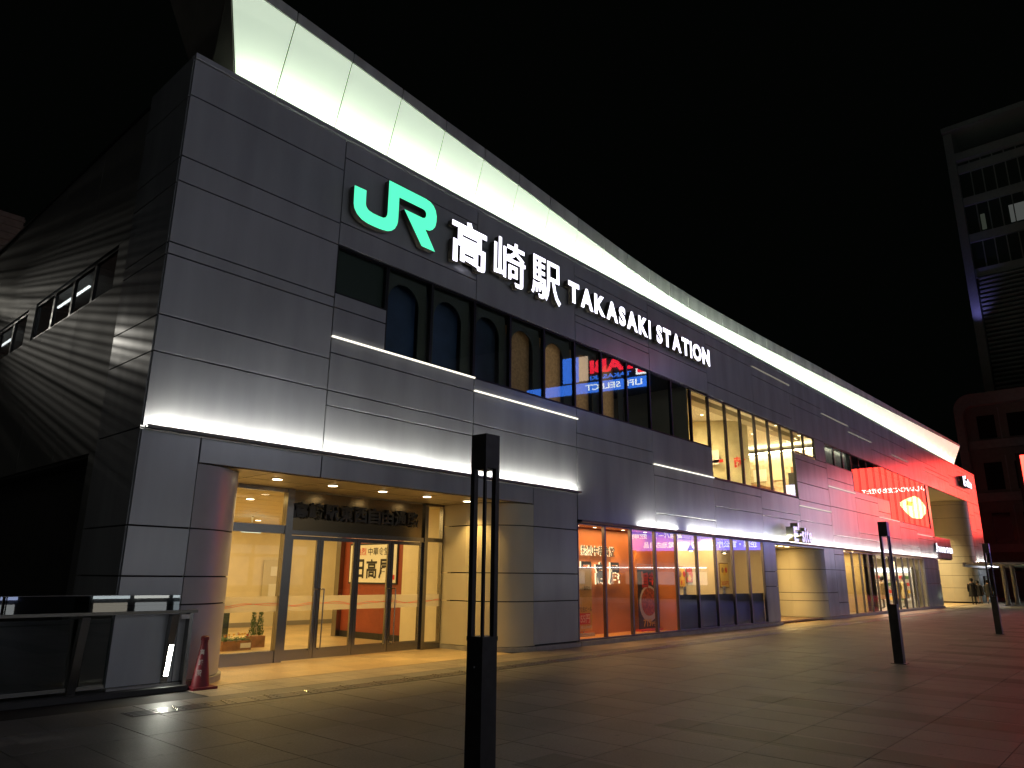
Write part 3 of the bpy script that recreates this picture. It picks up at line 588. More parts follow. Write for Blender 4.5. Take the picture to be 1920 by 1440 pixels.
letters('print', '旨', (14.72, 15.12, 1.32, 1.78), '-y', redM, rb, at=.692, bold=.04); letters('print', '辛', (15.14, 15.5, 1.40, 1.78), '-y', redM, rb, at=.692, bold=.04)
MB().tube([(14.55, .72, 1.84), (14.55, .72, 2.0), (15.6, .72, 1.98), (15.6, .72, 1.84)], .008).build('banner_hook', alumM, rb)
# restaurant room
shell(15.8, 29.0, .12, 3.6, .1, 2.95, creamM, M('rest_floor', (.2, .13, .08), .5), ceilM, 'restaurant', 'r')
box('restaurant_wall', 26.9, 27.0, 1.6, 3.6, .1, 2.95, creamM, st); box('restaurant_wall', 22.95, 23.0, .1, 1.6, .1, 2.95, creamM, st); box('restaurant_wall', 22.95, 27.0, 1.6, 1.65, .1, 2.95, creamM, st)
box('dado', 15.8, 22.0, .13, .17, .1, 1.12, M('dado_dark', (.035, .028, .03), .35, var=.3, scale=3), st)
box('mirror_panel', 17.6, 18.5, 1.55, 1.6, 1.1, 2.3, M('pale_glass', (.35, .42, .36), .2), st)
lamp('AREA', (18.8, .9, 2.93), 170, (1, .66, .33), 5.5, sy=1.0); lamp('AREA', (13.2, .5, 2.9), 80, (1, .58, .24), 4.5, sy=.5)
box('restaurant_wall', 15.8, 22.95, 1.6, 1.65, .1, 2.95, creamM, st)
box('wall_pier', 19.95, 20.1, .95, 1.6, .1, 2.95, creamM, st)
def poster(x0, x1, z0, z1, lab, bgm, body, y=1.57):
    p_ = thing('wall_poster', lab, 'poster', ((x0+x1)/2, y, z0)); box('poster_frame', x0, x1, y, y+.02, z0, z1, woodM, p_); box('poster_sheet', x0+.03, x1-.03, y-.006, y-.001, z0+.03, z1-.03, bgm, p_)
    letters('print', body, (x0+.08, x1-.08, z0+.08, z0+.24), '-y', redM if bgm is not redM else whiteM, p_, at=y-.009, bold=.02)
    for q in range(3): MB().prism(disc(.10, 14, cx=(x0+x1)/2+(q-1)*.14, cz=z1-.26-.1*(q % 2)), y-.0095, y-.007).build('dish_print', [woodM, yellowM, redM][q], p_)
poster(19.05, 19.5, 1.45, 1.98, 'small red poster on the cream restaurant wall', redM, '餃子')
poster(17.05, 17.5, 1.5, 2.2, 'narrow cream menu poster near the pale mirror panel', creamM, '定食')
poster(18.55, 18.95, 1.3, 2.0, 'tall yellow dish poster left of the small red one', yellowM, '麺')
poster(20.35, 21.0, 1.32, 2.15, 'pale menu poster with food photos on restaurant wall', M('menu_paper', (.75, .6, .35), .6), 'おすすめ')
poster(21.6, 22.35, 1.28, 2.17, 'yellow beer price poster at the far end of the restaurant', M('beer_paper', (.8, .58, .15), .6), '355円')

# ================================================================== SECOND ENTRANCE RECESS
rz = [2.86, 2.02, 1.07, .75, .1]
quarter(28.4, 1.12, 1.12, 180, 270, rz, beigeM, 'column_panel')
for z0, z1 in zip(rz[1:], rz):
    box('passage_panel', 27.28, 27.34, 1.125, 3.2, z0+G, z1-G, beigeM, st); box('passage_panel', 27.28, 27.34, 3.2, 6, z0+G, z1-G, beigeM, st); box('passage_panel', 23.1, 23.16, .1, 1.55, z0+G, z1-G, panelM, st)
box('passage_backing', 27.345, 27.4, 1.12, 6, .1, 2.86, coreM, st); box('passage_wall', 23.1, 27.3, 6, 6.05, 0, 2.9, creamM, st); box('passage_wall', 23.0, 23.05, 1.7, 6, 0, 2.9, creamM, st)
box('passage_soffit', 23.1, 28.4, .07, 6, 2.87, 2.92, MATS['soffit_cream'], st); box('passage_floor', 23.1, 27.3, -.05, 6, -.03, .004, floorM, st)
for x in (23.85, 24.5, 25.15): downlight(x, .35, 2.87, 150, (1, .68, .26), .09, 140)
downlight(25.2, 2.0, 2.87, 300, (1, .72, .30), .09, 130); lamp('AREA', (25.6, 1.9, 2.85), 190, (1, .67, .24), 1.6, sy=2.2)
es_ = thing('shop_name_sign', 'deep silver letters standing on the lit ledge over second entrance', 'sign', (25.0, -.4, 3.0))
slvM = M('silver_letter', (.60, .62, .72), .25, metal=.8, emit=(.62, .68, 1.), es=.7)  # glow put into the letters in place of bluish light falling on them
gapm = M('letter_side', (.35, .34, .27), .35, metal=.7)
x = 23.92
for ch, w, z1, z0 in (('E', .42, 3.56, 3.0), ("'", .12, 3.72, 3.45), ('-', .14, 3.33, 3.26), ('s', .28, 3.42, 3.0), ('i', .12, 3.58, 3.0), ('t', .22, 3.52, 3.0), ('e', .32, 3.42, 3.0)):
    letters('letter', ch, (x, x+w, z0, z1), '-y', slvM, es_, .30, gapm, .03, at=-.44); x += w+.045
# ================================================================== SHOP TWO
sx2 = [30.88, 32.08, 33.3, 34.55, 35.78, 37.03, 38.22, 39.42, 40.7, 41.95, 43.2, 44.4, 45.45]
row(sx2, .1, 2.86, t=.03, fr=MATS['shop_frame'], y=.04)
shell(30.88, 47.0, .12, 4.6, .06, 2.92, creamM, M('shop_floor', (.4, .32, .22), .4), M('shop_ceiling', (.5, .42, .32), .6), 'shop')
box('shop_partition', 35.3, 35.4, .5, 4.6, .06, 2.92, M('shop_wood', (.62, .46, .22), .5, var=.12), st); box('shop_partition', 36.6, 36.75, .4, 3, .06, 2.92, M('shop_dark', (.06, .05, .045), .5), st)
lamp('AREA', (33, 2, 2.88), 330, (1, .74, .38), 4, sy=3); lamp('AREA', (41.5, 2, 2.88), 650, (1, .82, .58), 8, sy=3)
for x in (31.1, 32.2, 33.4): downlight(x, .4, 2.92, 22, (1, .74, .38), .06, 70)
for k, (x, y, lab) in enumerate(((32.6, 1.5, 'tall dark goods shelf nearest the left end of the far shop'), (34.2, 1.8, 'second dark goods shelf behind the far shop glass'))):
    s_ = thing('goods_shelf', lab, 'shelf', (x, y, .06)); box('shelf_side', x-.5, x-.46, y-.2, y+.2, .06, 2.3, MATS['shop_dark'], s_); box('shelf_side', x+.46, x+.5, y-.2, y+.2, .06, 2.3, MATS['shop_dark'], s_)
    for q in range(5):
        box('shelf_board', x-.46, x+.46, y-.2, y+.2, .3+q*.45, .33+q*.45, woodM, s_)
        for w in range(5): box('packet', x-.42+w*.17, x-.30+w*.17, y-.16, y+.05, .33+q*.45, .48+q*.45+.08*((w*q) % 3), [redM, whiteM, woodM, yellowM][(w+q) % 4], s_)
ch_ = thing('chiller_cabinet', 'bright white chiller cabinet glowing at the far end of the shop', 'cabinet', (45.8, 2.4, .06))
box('cabinet_body', 46.1, 46.9, .9, 4.2, .06, 2.4, whiteM, ch_); box('cabinet_light', 46.04, 46.095, 1.0, 4.1, 2.1, 2.3, EM('cabinet_glow', (.85, .95, 1), 7.), ch_)
for q in range(4):
    box('cabinet_shelf', 45.9, 46.1, 1.0, 4.1, .4+q*.42, .43+q*.42, whiteM, ch_)
    for w in range(9): box('packet', 45.92, 46.05, 1.05+w*.33, 1.28+w*.33, .43+q*.42, .62+q*.42, [whiteM, yellowM, redM, leafM][(w*3+q) % 4], ch_)
ct = thing('shop_counter', 'low pale counter inside the far shop', 'counter', (41.5, 2.6, .06)); box('counter_front', 39.2, 43.8, 2.4, 2.5, .06, .95, M('counter_front', (.5, .45, .42), .5), ct); box('counter_top', 39.1, 43.9, 2.35, 3.0, .95, 1.0, whiteM, ct)
pd = thing('pendant_lamp', 'small glowing pendant lamp hanging inside the far shop', 'lamp', (43.6, 1.2, 2.4)); MB().lathe([(.09, 2.3), (.12, 2.42), (.12, 2.62), (.05, 2.68)], 43.6, 1.2, 14).build('shade', EM('pendant', (1, .7, .35), 7.), pd); MB().tube([(43.6, 1.2, 2.68), (43.6, 1.2, 2.92)], .008).build('cord', darkM, pd)
# ================================================================== PORTAL AT THE FAR END
pz = [7.6, 7.3, 6.3, 5.0, 4.2, 3.4, 2.9, 2.0, 1.1, .1]
quarter(61.9, 1.5, 1.5, 180, 270, pz, beigeM, 'column_panel')
for z0, z1 in zip(pz[1:], pz): box('portal_panel', 60.40, 60.46, 1.505, 4.2, z0+G, z1-G, beigeM, st); box('portal_panel', 60.40, 60.46, 4.22, 9, z0+G, z1-G, beigeM, st)
box('portal_backing', 60.47, 60.5, 1.5, 9, 0, 7.6, coreM, st); box('portal_wall', 49.1, 60.4, 9, 9.1, 0, 7.7, creamM, st); box('portal_wall', 49.1, 49.2, .1, 9, 0, 7.7, panelM, st)
box('portal_soffit', 49.1, 61.9, .07, 9, 7.62, 7.7, MATS['soffit_cream'], st); box('bridge_soffit', 49.2, 53.5, .07, 1.2, 2.95, 3.0, MATS['soffit_cream'], st); box('bridge_back', 49.2, 53.5, 1.15, 1.2, 3.0, 4.36, panelM, st); box('bridge_end', 53.45, 53.5, .08, 1.15, 3.0, 4.34, coreM, st); box('bridge_top', 49.2, 53.5, .07, 1.15, 4.34, 4.36, panelM, st)
box('portal_floor', 49.1, 60.4, .1, 9, -.03, .004, floorM, st)
for x in (49.9, 50.5, 51.1): downlight(x, .4, 2.95, 80, (1, .74, .36), .08, 140)
downlight(56.5, 3, 7.6, 4200, (1, .76, .38), .12, 120); downlight(52, 2.4, 2.95, 1300, (1, .74, .36), .08, 150)
gp = thing('map_board', 'green framed map board on the yellow wall of the far passage', 'board', (60.3, 4.6, .7)); box('board', 60.36, 60.395, 4.2, 5.6, .75, 2.0, M('map_green', (.12, .35, .08), .5), gp); box('board_frame', 60.37, 60.398, 4.12, 4.2, .7, 2.05, darkM, gp)
js = thing('passage_name_sign', 'small white glowing logo and lettering over the far passage', 'sign', (50.9, -.1, 3.4))
letters('letter', 'J', (48.5, 48.95, 3.36, 3.92), '-y', letterW, js, .08, darkM, .03, at=-.1)
for k, ch in enumerate('TAKASAKI STATION'):
    if ch != ' ': letters('letter', ch, (49.05+k*.265, 49.29+k*.265, 3.38, 3.74), '-y', letterW, js, .08, darkM, .03, at=-.1)
e2 = thing('shop_logo_sign', 'small white glowing logo letters high on the red end of facade', 'sign', (61, -.3, 8.6))
x = 59.6
for ch, w, z0, z1 in (('E', .8, 8.62, 9.35), ("'", .2, 9.2, 9.48), ('s', .5, 8.62, 9.1), ('i', .25, 8.62, 9.3), ('t', .4, 8.62, 9.25), ('e', .6, 8.62, 9.1)):
    letters('letter', ch, (x, x+w, z0, z1), '-y', letterW, e2, .25, darkM, .05, at=-.3); x += w+.06

# ================================================================== BIG ROOF SIGNS
JR = [(3.227,8.990),(3.514,9.000),(3.518,8.700),(3.545,8.640),(3.60,8.597),(3.70,8.577),(3.847,8.575),(3.966,8.583),(4.030,8.62),(4.060,8.69),(4.064,8.76),(4.062,9.475),(5.064,9.480),(5.19,9.462),(5.29,9.41),(5.36,9.32),(5.396,9.20),(5.396,9.06),(5.365,8.93),(5.29,8.83),(5.20,8.775),(5.092,8.758),(5.387,8.345),(5.004,8.343),(4.492,8.995),(5.00,8.998),(5.06,9.02),(5.094,9.075),(5.094,9.14),(5.06,9.19),(4.999,9.206),(4.344,9.204),(4.344,8.70),(4.328,8.58),(4.27,8.46),(4.19,8.385),(4.09,8.335),(3.95,8.312),(3.78,8.305),(3.602,8.308),(3.45,8.34),(3.33,8.41),(3.26,8.50),(3.234,8.60)]
def logo(poly, y0, y1):
    c = bpy.data.curves.new('c', 'CURVE'); c.dimensions = '2D'; c.fill_mode = 'BOTH'; sp = c.splines.new('POLY'); sp.points.add(len(poly)-1); sp.use_cyclic_u = True
    for p, q in zip(sp.points, poly): p.co = (q[0], q[1], 0, 1)
    c.extrude = .5; o = bpy.data.objects.new('c', c); COL.objects.link(o); dg = bpy.context.evaluated_depsgraph_get(); dg.update()
    me = bpy.data.meshes.new_from_object(o.evaluated_get(dg)); bpy.data.objects.remove(o); me.materials.clear()
    for v in me.vertices: v.co = (v.co.x, y0+(.5-v.co.z)*(y1-y0), v.co.y)
    return me
lg = thing('logo_sign', 'green glowing two-letter logo sign high on the grey facade', 'sign', (4.3, -.2, 8.3))
me = logo(JR, -.2, -.06); sM = M('sign_side', (.10, .09, .075), .4, metal=.5); me.materials.append(jrG); me.materials.append(sM); me.update()
for p in me.polygons:
    if abs(p.normal.y) < .7 or p.center.y > -.1: p.material_index = 1
link('logo_face', me, None, lg)
kj = thing('station_name_sign', 'three big white glowing Japanese characters right of the green logo', 'sign', (7.8, -.2, 8.3))
for ch, a, b, z0, z1 in (('高', 5.86, 6.98, 8.34, 9.44), ('崎', 7.24, 8.37, 8.36, 9.50), ('駅', 8.61, 9.80, 8.36, 9.50)): letters('letter', ch, (a, b, z0, z1), '-y', letterW, kj, .15, sM, .022 if ch == '高' else .011, at=-.21)
ls = thing('latin_name_sign', 'row of white glowing Latin capital letters along the upper facade', 'sign', (14.2, -.2, 8.6))
W_ = []
for ch in 'TAKASAKI STATION':
    if ch == ' ': W_.append(.36); continue
    g_ = glyph_mesh(ch, .02); xs_ = [v.co.x for v in g_.vertices]; W_.append((max(xs_)-min(xs_))+.085)
tot = sum(W_)-.085; x = 10.13; kx = (18.2-10.13)/tot
for ch, w in zip('TAKASAKI STATION', W_):
    if ch != ' ': letters('letter', ch, (x, x+(w-.085)*kx, 8.66, 9.25), '-y', letterW, ls, .15, sM, .045, at=-.21)
    x += w*kx

# ================================================================== PLAZA DECK AND PAVING
deck = MB().prism([(-60, -60), (130, -60), (130, 4), (66.3, 4), (66.3, .1), (1.0, .1), (1.0, -.02), (-60, -.02)], -.4, -.008, 'z').build('plaza', M('mortar', (.03, .027, .024), .8), None, kind='structure')
tx_, ty_ = .6, .95
tiles = []
for i in range(-40, 170):
    for j in range(-22, 0):
        x0, y0 = i*tx_, j*ty_; y1 = y0+ty_
        if y0 < -16: continue
        if y0 > -1.2: y1 = -.95 if y0 < -.95 else None
        if y1 is None or y1 <= y0: continue
        c = Vector((x0+.3, y0+.47, 0))-camo.location; d = c.dot(fw)
        px = 960+FPX*c.dot(r2)/max(d, .01); py = 720-FPX*c.dot(u2)/max(d, .01)
        vis = d > .5 and -250 < px < 2100 and py < 1700
        tiles.append((0 if vis else 1, c.length, x0, x0+tx_, y0, y1))
tiles.sort(); jt = .0035
tme = None; stuff = MB()
for n_, (nv, d, x0, x1, y0, y1) in enumerate(tiles):
    if n_ < 290 and abs((y1-y0)-ty_) < .01:
        if tme is None:
            tme = bpy.data.meshes.new('paving_slab'); b_ = MB().box(jt, tx_-jt, jt, ty_-jt, -.03, 0); tme.from_pydata(b_.v, [], b_.f); tme.materials.append(paveM)
        o = bpy.data.objects.new('paving_slab', tme); COL.objects.link(o); o.location = (x0, y0, random.uniform(-.0012, .0008)); o.parent = deck
    else: stuff.quad((x0+jt, y0+jt, 0), (x1-jt, y0+jt, 0), (x1-jt, y1-jt, 0), (x0+jt, y1-jt, 0))
stuff.build('paving', paveM, deck, kind='stuff')
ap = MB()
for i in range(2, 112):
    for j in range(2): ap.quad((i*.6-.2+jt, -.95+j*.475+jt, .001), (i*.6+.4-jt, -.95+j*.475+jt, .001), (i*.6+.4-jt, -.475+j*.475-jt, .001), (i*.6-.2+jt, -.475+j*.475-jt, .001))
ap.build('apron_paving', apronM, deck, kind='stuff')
far = box('far_paving', 102, 130, -60, 4, -.007, -.002, paveM, deck); box('rear_paving', -24, 102, -60, -16, -.007, -.002, paveM, deck); box('side_paving', -60, -24, -60, -.1, -.007, -.002, paveM, deck)
lower = box('lower_ground', -80, 140, -.1, 90, -6.3, -6.2, M('asphalt', (.04, .04, .04), .8), None, kind='structure')
# tactile guide strip: steel bars and studs set in the paving
ts = thing('tactile_strip', 'dark tactile guide strip with glinting steel studs along the entrance', 'tactile paving', (3, -1.55, 0))
barsM = M('tactile_steel', (.34, .33, .31), .3, metal=1.)
strip = box('guide_base', -.3, 48, -1.73, -1.38, .0015, .004, M('tactile_base', (.05, .045, .04), .5), ts)
m = MB()
for k in range(150):
    x0 = -.28+k*.32
    for j in range(4):
        y = -1.69+j*.085; m.box(x0, x0+.29, y, y+.028, .004, .009)
m.build('guide_bars', barsM, ts, kind='stuff')
m = MB()
for k in range(48):
    x0 = .25+k*.62+(.25 if k > 12 else 0)
    for j in range(4): m.lathe([(.016, .008), (.013, .013), (.006, .0155)], x0+.02*j, -1.66+j*.085, 8)
m.build('guide_studs', M('stud_steel', (.75, .72, .65), .12, metal=1.), ts, kind='stuff')

# ================================================================== RAILING, CONE
rl = thing('glass_railing', 'glass railing with steel posts and a lit light bar at deck edge', 'railing', (-4, -.1, 0))
box('kerb', -14, 1.04, -.22, .02, .0, .07, M('kerb_dark', (.025, .025, .025), .6), rl)
for k in range(6):
    x = .78-k*1.18
    m = MB(); m.v = [(x-.05, .0, .06), (x+.05, .0, .06), (x+.05, .12, .06), (x-.05, .12, .06), (x-.05, -.16, 1.03), (x+.05, -.16, 1.03), (x+.05, -.04, 1.03), (x-.05, -.04, 1.03)]
    m.f = [(3, 2, 1, 0), (4, 5, 6, 7), (0, 1, 5, 4), (2, 3, 7, 6), (0, 4, 7, 3), (1, 2, 6, 5)]; m.build('post', steelM, rl)
    box('glass_panel', x-1.1+.02, x-.02, .06, .072, .12, 1.0, railGlassM, rl)
    gp_ = MB(); gp_.v = [(x-1.12, -.1, 1.09), (x+.05, -.1, 1.09), (x+.05, -.092, 1.30), (x-1.12, -.092, 1.30)]; gp_.v += [(a, b+.008, c) for a, b, c in gp_.v]; gp_.f = [(0, 1, 2, 3), (7, 6, 5, 4), (3, 2, 6, 7), (1, 0, 4, 5), (0, 3, 7, 4), (2, 1, 5, 6)]; gp_.build('top_glass', railGlassM, rl)
    box('bottom_rail', x-1.13, x-.06, .03, .10, .10, .15, steelM, rl)
    box('top_edge', x-1.12, x+.05, -.096, -.082, 1.302, 1.308, ledgeM, rl)
    # light bar in the post: only the end one is lit
    if k == 0:
        m = MB(); m.v = [(x-.028, -.055, .20), (x+.028, -.055, .20), (x+.028, -.035, .20), (x-.028, -.035, .20), (x-.028, -.125, .62), (x+.028, -.125, .62), (x+.028, -.105, .62), (x-.028, -.105, .62)]
        m.f = [(3, 2, 1, 0), (4, 5, 6, 7), (0, 1, 5, 4), (2, 3, 7, 6), (0, 4, 7, 3), (1, 2, 6, 5)]; box('light_housing', x-.045, x+.045, -.03, .02, .18, .64, darkM, rl); lb_ = m.build('light_bar', darkM, rl); lb_.data.materials.append(EM('rail_led', (1., 1., .86), 75.)); lb_.data.polygons[2].material_index = 1
box('end_post', 1.0, 1.05, -.12, .02, .07, 1.05, steelM, rl)
MB().box(-14, 1.10, -.15, -.05, 1.05, 1.09).build('handrail', M('handrail', (.16, .15, .13), .3, metal=.8), rl)
box('notice_plate', .86, .98, -.155, -.151, .97, 1.03, whiteM, rl)
cn = thing('traffic_cone', 'red plastic traffic cone with white lettered sleeve beside the railing end', 'cone', (1.24, -.17, 0))
coneM = M('cone_red', (.17, .008, .017), .5)
MB().lathe([(.052, .63), (.05, .66), (.06, .67), (.055, .71), (.03, .725)], 1.24, -.17, 20).build('cone_cap', coneM, cn, True)
MB().lathe([(.13, .035), (.125, .06), (.045, .64)], 1.24, -.17, 24).build('cone_body', coneM, cn, True)
MB().prism([(1.06, -.35), (1.42, -.35), (1.42, .01), (1.06, .01)], .002, .035, 'z').build('cone_base', coneM, cn)
for k, ch in enumerate('高崎駅'):
    g_ = letters('lettering', ch, (-.03, .03, -.045, .045), '-y', M('cone_print', (.32, .26, .26), .6), cn, at=0, bold=.03)
    z = .50-k*.14; r_ = .125-(.08)*(z-.06)/.58; g_.data.transform(Matrix.Translation((1.24-.68*r_, -.17-.78*r_, z)) @ Matrix.Rotation(math.radians(-42), 4, 'Z'))
# ================================================================== LAMP POSTS
def lamp_post(loc, lab):
    t = thing('lamp_post', lab, 'lamp post', loc, 'slotted square lamp posts on the plaza'); x, y, _ = loc; s = .086; L = .08
    def b(n, x0, x1, y0, y1, z0, z1, m=charM): return box(n, x+x0, x+x1, y+y0, y+y1, z0, z1, m, t)
    b('base', -s, s, -s, s, .012, 1.12); b('base_plate', -s-.05, s+.05, -s-.05, s+.05, .001, .012)
    b('cap', -s, s, -s, s, 2.49, 2.78); b('collar', -s-.004, s+.004, -s-.004, s+.004, 1.10, 1.135)
    b('upright', -s, -s+.045, s-.045, s, 1.135, 2.49); b('upright', s-.045, s, -s, -s+.045, 1.135, 2.49)   # broad uprights
    b('slim_upright', -s, -s+.02, -s, -s+.02, 1.135, 2.49); b('slim_upright', s-.02, s, s-.02, s, 1.135, 2.49)
    b('lamp_lens', -.05, .05, -.05, .05, 2.478, 2.49, M('lens_grey', (.4, .4, .38), .3)); MB().lathe([(.008, .9), (.008, .912)], x-s-.0, y, 8).build('bolt', steelM, t)
lamp_post((.30, -6.68, 0), 'dark square lamp post with slotted head closest to the camera')
lamp_post((12.45, -6.6, 0), 'dark slotted lamp post standing in front of the far shop windows')
lamp_post((23.9, -6.6, 0), 'dark slotted lamp post farthest away, before the walkway canopy')

# ================================================================== PEOPLE
def person(loc, rz, lab, coat, legs, h=1.68, skirt=False, stride=.22, group=None):
    root = thing('person', lab, 'person', loc, group); k = h/1.72
    me = bpy.data.meshes.new('body'); s_ = stride
    V = [(0, 0, .95), (0, 0, 1.15), (0, .0, 1.38), (0, .0, 1.50), (0, -.02, 1.62), (-.19, 0, 1.40), (.19, 0, 1.40), (-.24, .06, 1.13), (.24, -.06, 1.13), (-.24, -.02, .88), (.24, .04, .88),
         (-.09, 0, .90), (.09, 0, .90), (-.09, -s_*.6, .50), (.09, s_*.35, .50), (-.09, -s_, .08), (.09, s_*1.1, .10), (-.09, -s_-.14, .03), (.09, s_*1.1-.13, .04), (0, -.02, 1.72)]
    E = [(0, 1), (1, 2), (2, 3), (3, 4), (4, 19), (2, 5), (2, 6), (5, 7), (6, 8), (7, 9), (8, 10), (0, 11), (0, 12), (11, 13), (12, 14), (13, 15), (14, 16), (15, 17), (16, 18)]
    R_ = [.13, .13, .14, .055, .10, .07, .07, .05, .05, .038, .038, .085, .085, .058, .058, .042, .042, .035, .035, .07]
    me.from_pydata(V, E, []); o = bpy.data.objects.new('body', me); COL.objects.link(o)
    md = o.modifiers.new('s', 'SKIN'); o.modifiers.new('u', 'SUBSURF').levels = 1
    for v, r_ in zip(me.skin_vertices[0].data, R_): v.radius = (r_, r_*.85)
    me.skin_vertices[0].data[0].use_root = True
    dg = bpy.context.evaluated_depsgraph_get(); dg.update(); mm = bpy.data.meshes.new_from_object(o.evaluated_get(dg)); bpy.data.objects.remove(o)
    T = Matrix.Translation(loc) @ Matrix.Rotation(rz, 4, 'Z') @ Matrix.Scale(k, 4)
    def put(mesh, name, mat): mesh.transform(T); return link(name, mesh, mat, root, True)
    mm.materials.clear(); skin = M('skin', (.35, .2, .14), .6); mm.materials.append(skin); mm.materials.append(legs); mm.update()
    for p in mm.polygons: p.material_index = 1 if p.center.z < (.9 if not skirt else .12) else 0
    put(mm, 'body', None)
    def lat(prof, sx_, sy_, name, mat, cx=0, cy=0):
        m = MB().lathe(prof, cx, cy, 14, sx_, sy_); q = bpy.data.meshes.new(name); q.from_pydata(m.v, [], m.f); put(q, name, mat)
    lat([(.27, .55 if not skirt else .62), (.23, .85), (.19, 1.05), (.215, 1.30), (.20, 1.42), (.09, 1.50)], 1.05, .80, 'coat', coat)
    for sgn in (-1, 1):
        m = MB().tube([(sgn*.20, 0, 1.40), (sgn*.255, -sgn*.05, 1.13), (sgn*.25, sgn*.03, .88)], [.085, .068, .055], 10); q = bpy.data.meshes.new('sleeve'); q.from_pydata(m.v, [], m.f); put(q, 'sleeve', coat)
    lat([(.05, 1.58), (.105, 1.64), (.11, 1.72), (.08, 1.79), (.02, 1.82)], 1, 1.05, 'hair', M('hair_black', (.008, .007, .006), .5), 0, .015)
    if skirt: lat([(.0, .74), (.1, .74), (.12, .85), (.1, .98), (0, .98)], .5, 1.3, 'bag', M('bag_dark', (.03, .015, .012), .5), -.3, .1)
blk = M('coat_black', (.012, .012, .013), .8)
person((56.9, -.3, .002), math.radians(100), 'person in long black coat walking past the yellow passage wall', blk, blk, 1.72, False, .26)
person((58.9, -.32, .002), math.radians(95), 'person in dark coat with bare legs and a bag walking near walkway', blk, M('shoe_black', (.01, .01, .01), .5), 1.56, True, .2)
person((60.1, -.75, .002), math.radians(85), 'person in dark coat half hidden behind the farthest lamp post', blk, M('shoe_black', (.01, .01, .01), .5), 1.62, True, .22)
person((41.0, 1.3, .064), math.radians(180), 'person in tan jacket standing at the far shop counter', M('coat_tan', (.42, .26, .10), .7), M('trouser', (.03, .03, .035), .7), 1.66, False, .04)
person((43.2, 1.1, .064), math.radians(150), 'person in yellow top and dark trousers by the far shop pendant lamp', M('coat_yellow', (.55, .38, .12), .7), MATS['trouser'], 1.70, False, .05)
person((44.4, 1.0, .064), math.radians(200), 'person in pale yellow top at the right end of the far shop window', M('coat_pale', (.6, .45, .2), .7), MATS['trouser'], 1.68, False, .05)

# ================================================================== RIGHT-HAND WALKWAY CANOPY
wc = thing('walkway_canopy', 'low glass walkway canopy on pale columns at the far right', 'canopy', (62, -2, 0))
box('canopy_roof', 55.6, 88, -9, -.16, 2.72, 2.86, M('canopy_pale', (.30, .28, .28), .4, var=.1), wc); box('canopy_gutter', 55.5, 88, -.30, -.15, 2.56, 2.72, alumM, wc)
for x, y in ((58.3, -2.1), (60.6, -2.35), (70, -2.2), (82, -2.2)): MB().lathe([(.16, 0), (.14, .1), (.14, 2.72)], x, y, 14).build('column', M('column_pale', (.33, .32, .31), .45), wc, True)
for x in (62.0, 63.6): box('canopy_light', x, x+1.2, -.9, -.6, 2.69, 2.715, EM('canopy_tube', (.9, .93, 1), 9.), wc)
for k in range(9): MB().lathe([(.06, 2.70), (.06, 2.715)], 66+k*2.2, -3, 8).build('canopy_spot', EM('canopy_spot', (1, .9, .8), 8.), wc)
# ================================================================== BUILDINGS AT THE FAR RIGHT
pb = thing('office_podium', 'dark low-rise building with rounded pale frame behind the station end', 'building', (90, -5, 0))
wallD = M('podium_wall', (.2, .18, .17), .6, var=.1); frP = M('podium_frame', (.28, .28, .28), .5, var=.1)
def arcp(cy, cz, r, n=8): return [(cy+r*math.sin(math.pi/2*i/n), cz+r*math.cos(math.pi/2*i/n)) for i in range(n+1)]
outer = [(-20, 21.7)]+arcp(2.6, 20.0, 1.7)+[(4.3, 0)]; inner = [(-20, 20.4)]+arcp(2.3, 19.2, 1.2)+[(3.5, 0)]
m = MB(); n = len(outer)
for X in (87.6, 89.): m.v += [(X, p[0], p[1]) for p in outer]+[(X, p[0], p[1]) for p in inner]
for i in range(n-1): m.f += [(i, i+1, n+i+1, n+i), (2*n+i+1, 2*n+i, 3*n+i, 3*n+i+1), (i+1, i, 2*n+i, 2*n+i+1), (n+i, n+i+1, 3*n+i+1, 3*n+i)]
m.build('round_frame', frP, pb)
box('wall', 88.6, 100, -20, 3.5, 0, 20.4, wallD, pb)
for z0, z1 in ((15.6, 16.5), (9.9, 10.8), (4.6, 5.4)): box('storey_band', 88.2, 88.6, -20, 3.45, z0, z1, frP, pb)
for zi, (z0, z1) in enumerate(((16.6, 19.4), (11.0, 14.2), (5.6, 8.8))):
    for y1 in (2.5, -.3, -3.1, -5.9):
        f_ = MB().ring(y1-1.9, y1, z0, z1, .12, 88.5, 88.58); f_.v = [(v[1], v[0], v[2]) for v in f_.v]; w_ = f_.build('window', wallD, pb); box('pane', 88.54, 88.56, y1-1.8, y1-.1, z0+.1, z1-.1, M('dark_glass', (.02, .02, .02), .08), w_)
        box('mullion', 88.45, 88.6, y1-2.25, y1-2.15, z0-.5, z1+.6, frP, pb)
tw = thing('tower_block', 'tall dark tower with floor bands, louvres and violet lit fin', 'building', (105, -5, 0))
tM = M('tower_wall', (.40, .46, .40), .6, var=.08); tG = M('tower_glass', (.06, .085, .065), .3)
box('fin_wall', 99.5, 112, 1.6, 2.6, 0, 60.5, tM, tw); box('glass_body', 100.6, 112, -22, 1.6, 0, 57, tG, tw)
box('roof_slab', 99.2, 112, -22, 2.7, 60.8, 61.5, tM, tw); box('cornice', 99.6, 112, -22, 1.7, 56.3, 57.4, tM, tw)
for z in (54.6, 49.8, 44.5, 39.6): box('floor_band', 100.2, 100.7, -22, 1.6, z, z+1.15, tM, tw)
for k in range(14): box('mullion', 100.35, 100.62, .2-k*1.3, .32-k*1.3, 40, 56.3, tM, tw)
for k in range(26): box('louvre', 99.9, 100.4, -22, 1.45, 24.6+k*.58, 24.82+k*.58, tM, tw)
